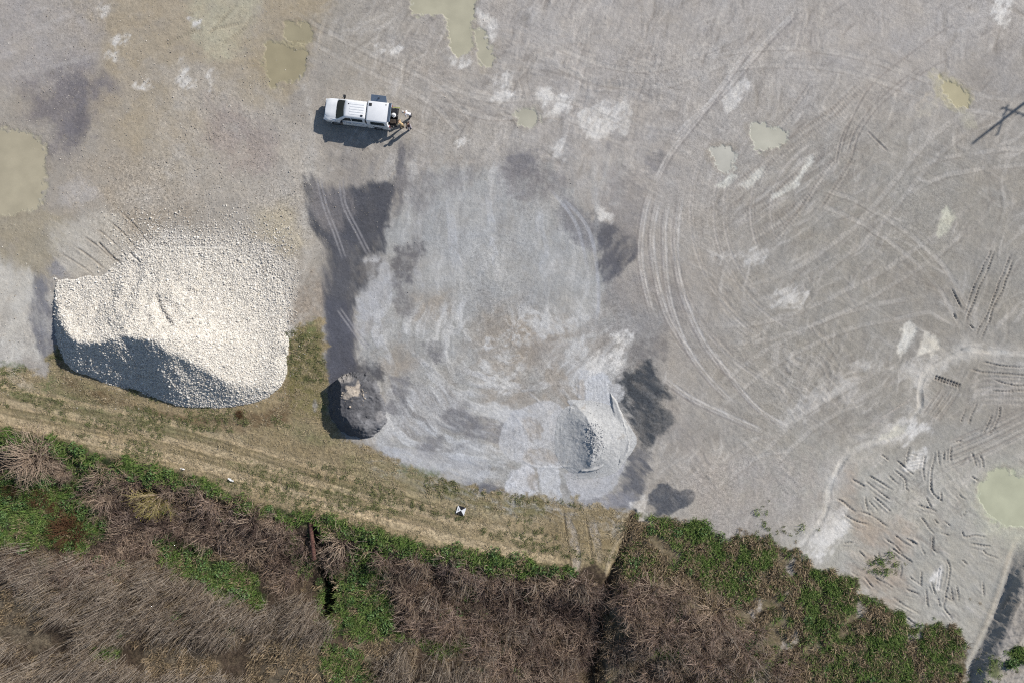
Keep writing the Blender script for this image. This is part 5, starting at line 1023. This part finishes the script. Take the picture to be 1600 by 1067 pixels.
REEDS = [cane_bush('reed', 120+i, M_REED, 24, .85, (1.3, 3.3), (1.40, 1.57), .15, .035, 1, .018, 5) for i in range(5)]
LEAVES = [leaf_clump('leaf_clump', 140+i, M_GRN, 95, .55, .55, .10) for i in range(4)]; GRASS_G = [blades('green_blade', 150+i, M_GRS, 34, .40, (.3, .75), .022) for i in range(4)]
GRASS_D = [blades('dry_blade', 160+i, M_DRY, 24, .30, (.08, .22), .013, (.15, .9)) for i in range(4)]; OLIVES = [leaf_clump('olive_clump', 170+i, M_OLV, 120, .42, .35, .06) for i in range(3)]; GRASS_B = [blades('brown_blade', 180+i, M_BRG, 32, .45, (.3, .75), .020) for i in range(3)]
GRASS_V = [blades('verge_blade', 190+i, M_VRG, 26, .26, (.08, .24), .018, (.4, 1.3)) for i in range(3)]
rv = np.random.default_rng(5)
def fill(polys, n, nz=None, seed=0, thr=-.2, soft=6):
    """n random positions spread over the outlines (photograph pixels), ragged and gappy"""
    q = np.vstack([np.array(p) for p in polys]); x = rv.uniform(q[:, 0].min()-8, q[:, 0].max()+8, n*6); y = rv.uniform(q[:, 1].min()-8, q[:, 1].max()+8, n*6); d = np.full(len(x), -1e9)
    for p in polys: d = np.maximum(d, sd_poly(x.astype(np.float32), y.astype(np.float32), p))
    d = d+soft*fbm(x, y, 16, 3, 200+seed); ok = d > 0
    if nz: ok &= fbm(x, y, nz, 3, 210+seed) > thr
    x, y = x[ok][:n], y[ok][:n]; return x, y
def put(name, x, y, meshes, smin, smax, h=.3, tilt=.12, parts=None, sc=None):
    qx, qy = plan(x, y, h); n = len(qx)
    P = np.stack([(qx-800)*S, (533.5-qy)*S, gz(qx, qy)-.02], 1); rot = np.stack([rv.normal(0, tilt, n), rv.normal(0, tilt, n), rv.uniform(0, 6.283, n)], 1)
    return scatter(name, P, rot, rv.uniform(smin, smax, n) if sc is None else sc, rv.integers(0, len(meshes), n), meshes)
T1 = [(140, 738), (200, 745), (330, 772), (420, 812), (482, 832), (492, 880), (478, 925), (425, 925), (385, 880), (300, 858), (240, 830), (170, 800)]; T2 = [(502, 832), (552, 846), (560, 882), (510, 876)]
T3 = [(582, 862), (700, 886), (800, 898), (880, 908), (955, 912), (940, 960), (925, 1000), (920, 1090), (735, 1090), (722, 1010), (640, 990), (606, 900)]; T4 = [(985, 908), (1035, 905), (1100, 950), (1160, 985), (1230, 1000), (1250, 1090), (940, 1090), (955, 1000), (962, 940)]
TC = [(118, 765), (175, 770), (240, 830), (255, 858), (200, 878), (130, 868), (150, 820)]
TB = [(-30, 860), (120, 875), (200, 890), (90, 930), (-30, 900)]
x, y = fill([T1], 75, seed=1); x2, y2 = fill([T3], 175, seed=2); x3, y3 = fill([T4], 85, seed=3); x4, y4 = fill([T2, TB, TC], 58, seed=4)
x = np.concatenate([x, x2, x3, x4]); y = np.concatenate([y, y2, y3, y4])
put('dry_thicket', x, y, CANES, .45, 1.15, .6, .25)
R1 = [(-30, 858), (130, 872), (255, 885), (330, 925), (420, 952), (500, 942), (512, 990), (430, 1010), (330, 1012), (230, 1000), (150, 1020), (90, 975), (40, 905), (-30, 890)]; R2 = [(-30, 1005), (120, 1020), (230, 1045), (400, 1062), (400, 1095), (-30, 1095)]; R3 = [(610, 1005), (735, 1010), (790, 1095), (590, 1095), (570, 1050)]; R4 = [(430, 940), (505, 930), (512, 985), (470, 1000)]
x, y = fill([R1], 300, seed=5); x2, y2 = fill([R2, R3, R4], 230, seed=6); x3, y3 = fill([T3, T4], 70, seed=7)
x = np.concatenate([x, x2, x3]); y = np.concatenate([y, y2, y3]); put('dry_reeds', x, y, REEDS, .4, 1.05, .8, .06)
x, y = fill(GREENS, 620, 16, 8, -.2, soft=18); x2, y2 = fill(GREENS_R, 50, 14, 9, .0, soft=20); x3, y3 = fill([T1, T3, T4, R1], 160, 30, 10, .25)
put('green_undergrowth', np.concatenate([x, x2, x3]), np.concatenate([y, y2, y3]), LEAVES, .3, 1.1, .2, .25)
RIGHTZ = [list(RIGHT_TOP[:-1])+[(1505, 1095), (1000, 1095), (1250, 1000), (1160, 975), (1090, 935), (1040, 900), (975, 905), (978, 860)]]
x, y = fill(GREENS, 2200, seed=11, soft=16); x2, y2 = fill(GREENS_R, 1500, 14, 12, -.15, soft=16); x3, y3 = fill(RIGHTZ, 420, 12, 13, 0.1, soft=14)
put('tall_green_grass', np.concatenate([x, x2, x3]), np.concatenate([y, y2, y3]), GRASS_G, .45, 1.0, .2, .15)
xd, yd = fill([[(990, 808), (996, 840), (985, 900), (965, 960), (955, 1040), (915, 1080), (922, 1000), (940, 940), (965, 870), (980, 815)]], 170, seed=20, soft=14); x, y = fill(RIGHTZ, 1500, 16, 14, -.1, soft=16); x = np.concatenate([x, xd]); y = np.concatenate([y, yd]); x2, y2 = fill([T1, T3, T4, R1, R2, R3]+GREENS, 1300, seed=15); x3, y3 = fill([[(-20, 905), (60, 905), (90, 950), (60, 985), (-20, 980)], [(395, 1000), (470, 985), (520, 1030), (500, 1090), (380, 1090)], [(225, 1005), (330, 1015), (340, 1065), (230, 1065)], [(540, 990), (610, 1000), (600, 1090), (500, 1090)]], 420, 12, 19, -.2); put('brown_grass', np.concatenate([x, x2, x3]), np.concatenate([y, y2, y3]), GRASS_B, .5, 1.05, .2, .2)
x, y = fill([[(1000, 808), (1060, 818), (1098, 832), (1090, 850), (1040, 840)], [(1140, 850), (1200, 842), (1212, 862), (1180, 880)], [(1255, 880), (1330, 905), (1345, 940), (1410, 970), (1496, 985), (1490, 1030), (1340, 1000), (1262, 930)], [(1240, 990), (1340, 1000), (1330, 1080), (1260, 1080)]], 90, 12, 16, .1, soft=16)
put('leafy_weeds', x, y, OLIVES, .45, 1.05, .2, .2)
edge = list(RIGHT_TOP[1:-2])
q_ = np.array(edge, float); t_ = rv.uniform(0, len(q_)-1.001, 420); i_ = t_.astype(int); e_ = q_[i_]+(q_[i_+1]-q_[i_])*(t_-i_)[:, None]; y_ = e_[:, 1]-np.abs(rv.normal(0, 7, 420))+4; x_ = e_[:, 0]+rv.normal(0, 5, 420)
ok = fbm(x_, y_, 14, 3, 97) > -.1; put('edge_weeds', x_[ok], y_[ok], GRASS_G+GRASS_B, .25, .65, .1, .2)
x_ = np.concatenate([rv.normal(1192, 6, 16), rv.normal(1380, 16, 34), rv.normal(1225, 22, 14), rv.normal(1555, 16, 30)]); y_ = np.concatenate([rv.normal(815, 15, 16), rv.normal(884, 8, 34), rv.normal(832, 5, 14), rv.normal(1040, 12, 30)]); put('sparse_weeds', x_, y_, GRASS_V+GRASS_G[:1], .4, .9, .05, .2)
VERGE = [list(VERGE_TOP[1:])+[(960, 880)]+[p for p in VERGE_LOW[::-1][2:]][:-1]+[(-20, 660)]]
x, y = fill(VERGE, 9000, 18, 17, -.35, soft=4); put('dry_turf', x[:4200], y[:4200], GRASS_D, .5, 1.1, .05, .2)
x, y = fill(VERGE, 12000, None, 18, soft=4); ok = fbm(x, y, 16, 4, 99, 13, 6, .6)+.6*fbm(x, y, 70, 2, 98) > .28; x, y = x[ok], y[ok]; put('short_grass', x[:1700], y[:1700], GRASS_V, .5, 1.1, .05, .2)
# ---- shrubs that can be told apart
def shrub(name, label, px, py, rpx, meshes, cat='shrub', group=None, h=.5, msz=1.45, loc=None):
    qx, qy = plan(px, py, h); me = meshes[int(rv.integers(0, len(meshes)))]
    o = link(name, me, None, ((qx-800)*S, (533.5-qy)*S, float(gz(qx, qy))-.03), (rv.normal(0, .08), rv.normal(0, .08), rv.uniform(0, 6.28))); k_ = rpx*S/msz; o.scale = (k_, k_, k_*rv.uniform(.85, 1.1))
    return tag(o, label, cat, group)
BIGP = [cane_bush('shrub', 300, M_PALE, 260, .45, (1.0, 2.2), (.6, 1.5), 2.1, .26, 2, .015)]; RUSB = [cane_bush('shrub', 310+i, M_RUS, 230, .5, (.6, 1.3), (.3, 1.5), .7, .28, 2, .016) for i in range(2)]
SWEPT = [cane_bush('shrub', 320, M_PALE, 130, .5, (1.2, 2.2), (.2, .9), .7, .14, 1, .018)]
CAN1 = CANES[:4]
shrub('leafless_shrub', 'large pale leafless shrub with strands fanned out at the left end of the green strip', 50, 714, 48, BIGP, h=.8, msz=1.6)
shrub('leafless_shrub', 'pale leafless shrub, smaller neighbour right of the large fanned one at the green strip', 97, 735, 24, BIGP, h=.5, msz=1.7)
shrub('russet_shrub', 'broad russet brown dome of a shrub at the lower edge of the bright green patch', 104, 832, 36, RUSB, h=.6, msz=1.2)
shrub('russet_shrub', 'small round russet shrub standing alone in the middle of the bright green patch', 61, 778, 19, RUSB, h=.4, msz=1.2)
shrub('russet_shrub', 'russet shrub tucked against the upper side of the broad russet dome', 84, 797, 16, RUSB, h=.4, msz=1.2)
shrub('russet_shrub', 'little russet shrub at the left edge of the photo on the green patch', 14, 768, 14, RUSB, h=.3, msz=1.2)
shrub('leafless_shrub', 'pinkish brown leafless shrub between the dark gully and the green strip', 532, 846, 33, CANES[6:8], h=.6)
shrub('leafless_shrub', 'pale straw-coloured shrub swept flat below the green slope right of the ditch', 1118, 958, 30, SWEPT, h=.4)
shrub('leafless_shrub', 'round brown shrub at the foot of the right-hand slope beside the bottom edge', 1236, 1036, 24, CAN1, h=.5)
shrub('leafless_shrub', 'brown leafless shrub alone in the green hollow right of the dark gully', 588, 915, 15, CAN1, h=.4)
shrub('dry_weed', 'dark dead weed at the foot of the white stone heap on the grass track', 373, 647, 8, RUSB, 'weed', h=.2, msz=1.2)
shrub('dry_weed', 'dry brown weed on the pale mud near the right-hand bank, left of a pair', 1518, 936, 5, GRASS_B, 'weed', h=.15, msz=1.2)
shrub('dry_weed', 'dry brown weed on the pale mud near the right-hand bank, right of a pair', 1533, 943, 7, GRASS_B, 'weed', h=.15, msz=1.2)
for lab, pts, ms in (('brown leafless shrub tangled with its neighbours in the thicket left of the dark gully', [(300, 775), (332, 790), (368, 804), (405, 822), (442, 838), (470, 858), (262, 764), (342, 838), (378, 866), (420, 892), (442, 915), (458, 893), (404, 856), (357, 824), (285, 800), (310, 830), (190, 760), (170, 772)], CANES[:4]+CANES[6:]),
                     ('brown leafless shrub tangled with its neighbours in the thicket between gully and ditch', [(608, 880), (648, 872), (690, 884), (726, 892), (762, 900), (800, 908), (842, 918), (884, 932), (640, 928), (682, 922), (722, 944), (760, 962), (802, 962), (850, 972), (900, 972), (918, 932), (632, 972), (664, 966), (702, 988), (752, 1012), (820, 1022), (870, 1032), (900, 1012), (780, 1040), (846, 1054)], CANES[:6]),
                     ('brown leafless shrub in the thicket on the right side of the ditch', [(1008, 932), (1040, 948), (1072, 968), (1002, 968), (1034, 992), (1062, 1004), (1102, 1012), (1142, 1004), (1184, 1030), (1010, 1020), (1060, 1045), (1130, 1050)], CANES[:4]+CANES[6:])):
    for px_, py_ in pts: shrub('leafless_shrub', lab, px_+rv.normal(0, 4), py_+rv.normal(0, 4), rv.uniform(19, 29), ms, group=lab.split(' tangled')[0].replace('shrub', 'shrubs')+' ' + lab.split('thicket')[-1].strip(), h=.6)
# yellowish bush: a trunk that forks into limbs and twigs
r = np.random.default_rng(77); yb = bpy.data.objects.new('yellow_bush', None); C.objects.link(yb); qx, qy = plan(253, 772, 0); yb.location = ((qx-800)*S, (533.5-qy)*S, float(gz(qx, qy))-.05)
nl = 9; az = np.radians(np.linspace(160, 330, nl))+r.normal(0, .15, nl); Pl = grow(r, np.zeros((nl, 3)), az, r.uniform(.45, .95, nl), r.uniform(1.6, 2.4, nl), 7, r.uniform(-.1, .4, nl), .06)
link('trunk', strands('trunk', np.array([[[.15, .12, -.1], [0, 0, .12], [-.15, -.12, .3], [-.35, -.25, .5]]]), np.array([[.10, .085, .07, .05]]), M_PALE, np.array([.4]), 7), yb)
link('limb', strands('limb', Pl, np.linspace(.045, .018, 7)[None]*np.ones((nl, 1)), M_PALE, r.random(nl)*.7, 5), yb)
nt_ = 420; li = r.integers(0, nl, nt_); ki = r.integers(1, 7, nt_); Pt = grow(r, Pl[li, ki], az[li]+r.normal(0, .75, nt_), r.uniform(.0, 1.2, nt_), r.uniform(.5, 1.3, nt_), 6, r.uniform(-.2, .8, nt_), .14)
link('twig', strands('twig', Pt, np.linspace(.012, .005, 6)[None]*r.uniform(.7, 1.3, nt_)[:, None], M_YEL, r.random(nt_)*.75), yb)
lc = leaf_clump('leaf', 9, varied('yellow_leaf', [(132, 128, 44), (160, 150, 60), (118, 116, 50)]), 700, 1.0, .5, .035); v = np.empty(len(lc.vertices)*3, np.float32); lc.vertices.foreach_get('co', v); v = v.reshape(-1, 4, 3); tip = Pt[r.integers(0, nt_, len(v)), 4:6].mean(1); v = v-v.mean(1, keepdims=True)+tip[:, None]+r.normal(0, .08, (len(v), 1, 3)); lc.vertices.foreach_set('co', v.astype(np.float32).ravel()); lc.update()
lo = link('leaf', lc, yb); lo['kind'] = 'stuff'
tag(yb, 'yellowish bush spreading from a bare pale trunk over the brown thicket', 'bush')

# ---------------------------------------------------------------- small things lying about
RUST = mat('rusty_iron', (.105, .05, .038), .9, noise=.4, nscale=6, bump=.3)
x0, y0 = W(483, 815); x1, y1 = W(488, 877); z0 = float(gz(484, 818)); z1 = float(gz(489, 872))
bm = bmesh.new(); n = 16; A_ = Vector((x0, y0, z0+.28)); B_ = Vector((x1*1.0, y1, z0-.05)); q = (B_-A_).to_track_quat('Z', 'Y'); rings = []
for pt, rr in ((A_, .19), (B_, .19), (B_, .16), (A_, .16)): rings.append([bm.verts.new(pt+q @ Vector((rr*math.cos(2*math.pi*i/n), rr*math.sin(2*math.pi*i/n), 0))) for i in range(n)])
for a, b in zip(rings, rings[1:]+rings[:1]):
    for i in range(n): bm.faces.new((a[i], a[(i+1) % n], b[(i+1) % n], b[i]))
pipe = bmo('rusty_pipe', bm, RUST, None, True)
for t in (.02, .5, .98):
    pt = A_.lerp(B_, t); d_ = (B_-A_).normalized()*.03; bm = cyl(bmesh.new(), pt-d_, pt+d_, .21, n=16)
    bmo('collar', bm, RUST, pipe, True)
tag(pipe, 'rusty red drain pipe running down into the dark gully', 'pipe')
# survey target: a square board quartered black and white
tgt = bpy.data.objects.new('survey_target', None); C.objects.link(tgt); qx, qy = 720.5, 796.5
tgt.location = (*W(qx, qy), float(gz(qx, qy))+.10); tgt.rotation_euler = (R(1.5), R(-2), R(-17))
TB_ = mat('target_black', (.012, .012, .014), .7, noise=.15, nscale=9); TW = mat('target_white', (.80, .80, .80), .6, noise=.04, nscale=9)
hs = .375
for i in range(4):
    a, b = [(-hs, -hs), (hs, -hs), (hs, hs), (-hs, hs)][i], [(hs, -hs), (hs, hs), (-hs, hs), (-hs, -hs)][i]
    bm = bmesh.new(); t = [bm.verts.new((x_*.998, y_*.998, .012)) for x_, y_ in ((0, 0), a, b)]; bmsh = bm.faces.new(t); ret = bmesh.ops.extrude_face_region(bm, geom=[bmsh]); bmesh.ops.translate(bm, verts=[v_ for v_ in ret['geom'] if isinstance(v_, bmesh.types.BMVert)], vec=(0, 0, -.012))
    o = bmo('panel', bm, TB_ if i % 2 == 0 else TW, tgt); o['label'] = 'black triangular quarter' if i % 2 == 0 else 'white triangular quarter'
bm = bmesh.new(); bxx(bm, -.05, .05, -.12, .12, .0125, .0135); bmesh.ops.translate(bm, verts=bm.verts, vec=(-.25, .0, 0)); bmo('number_tag', bm, mat('tag_grey', (.25, .26, .28), .6, noise=.05, nscale=9), tgt)
tag(tgt, 'square survey target board quartered in black and white on the grass track', 'survey target')
PLAST = mat('thin_white_plastic', (.74, .75, .74), .35, noise=.05, nscale=9)
def litter(px, py, L_, w_, rz, label, seed):
    r_ = np.random.default_rng(seed); bm = bmesh.new(); g = [[bm.verts.new((L_*(i/8-.5), w_*(j/4-.5)*(1-.5*abs(i/4-1))+r_.normal(0, .02), .03+abs(r_.normal(0, .05)))) for j in range(5)] for i in range(9)]
    for a, b in zip(g, g[1:]):
        for j in range(4): bm.faces.new((a[j], a[j+1], b[j+1], b[j]))
    o = bmo('plastic_bag', bm, PLAST, None, True); qx, qy = plan(px, py, .1); o.location = ((qx-800)*S, (533.5-qy)*S, float(gz(qx, qy))+.12); o.rotation_euler = (0, 0, R(rz)); return tag(o, label, 'litter')
litter(361, 749, .55, .20, -28, 'crumpled white plastic bag at the edge of the brown thicket below the track', 1)
litter(286, 732, .34, .14, -20, 'small scrap of white plastic on the green strip below the track', 2)
# utility pole that stands past the edge of the picture and throws its shadow into it
pole = bpy.data.objects.new('utility_pole', None); C.objects.link(pole); PW = mat('weathered_wood', (.16, .12, .09), .9, noise=.3, nscale=5)
tipx, tipy = W(1512, 209); dirx, diry = math.cos(SUN_AZ), math.sin(SUN_AZ); hp = 10.5; Ls = hp/math.tan(SUN_EL)
lean = R(5); bx, by = tipx+dirx*Ls, tipy+diry*Ls
pole.location = (bx, by, -.05)
top = Vector((-.9*0+.35, -.95, hp))         # leans a little
bm = cyl(bmesh.new(), (0, 0, 0), top, .17, .11, 12); bmo('post', bm, PW, pole, True)
for hh_, ang, ln in ((hp-2.2, 70, 2.9), (hp-3.0, 160, 2.2)):
    c_ = top*(hh_/hp); d_ = Vector((math.cos(R(ang)), math.sin(R(ang)), 0))*ln/2; bm = cyl(bmesh.new(), c_-d_, c_+d_, .065, n=8); ca_ = bmo('crossarm', bm, PW, pole, True)
    for t in (-.9, -.45, .45, .9):
        bm = cyl(bmesh.new(), c_+d_*t+Vector((0, 0, .05)), c_+d_*t+Vector((0, 0, .22)), .05, .03, 8); bmo('insulator', bm, mat('porcelain', (.4, .3, .25), .2, noise=.05, nscale=9), ca_, True)
tag(pole, 'wooden utility pole with two crossarms standing past the right edge of the yard', 'utility pole')
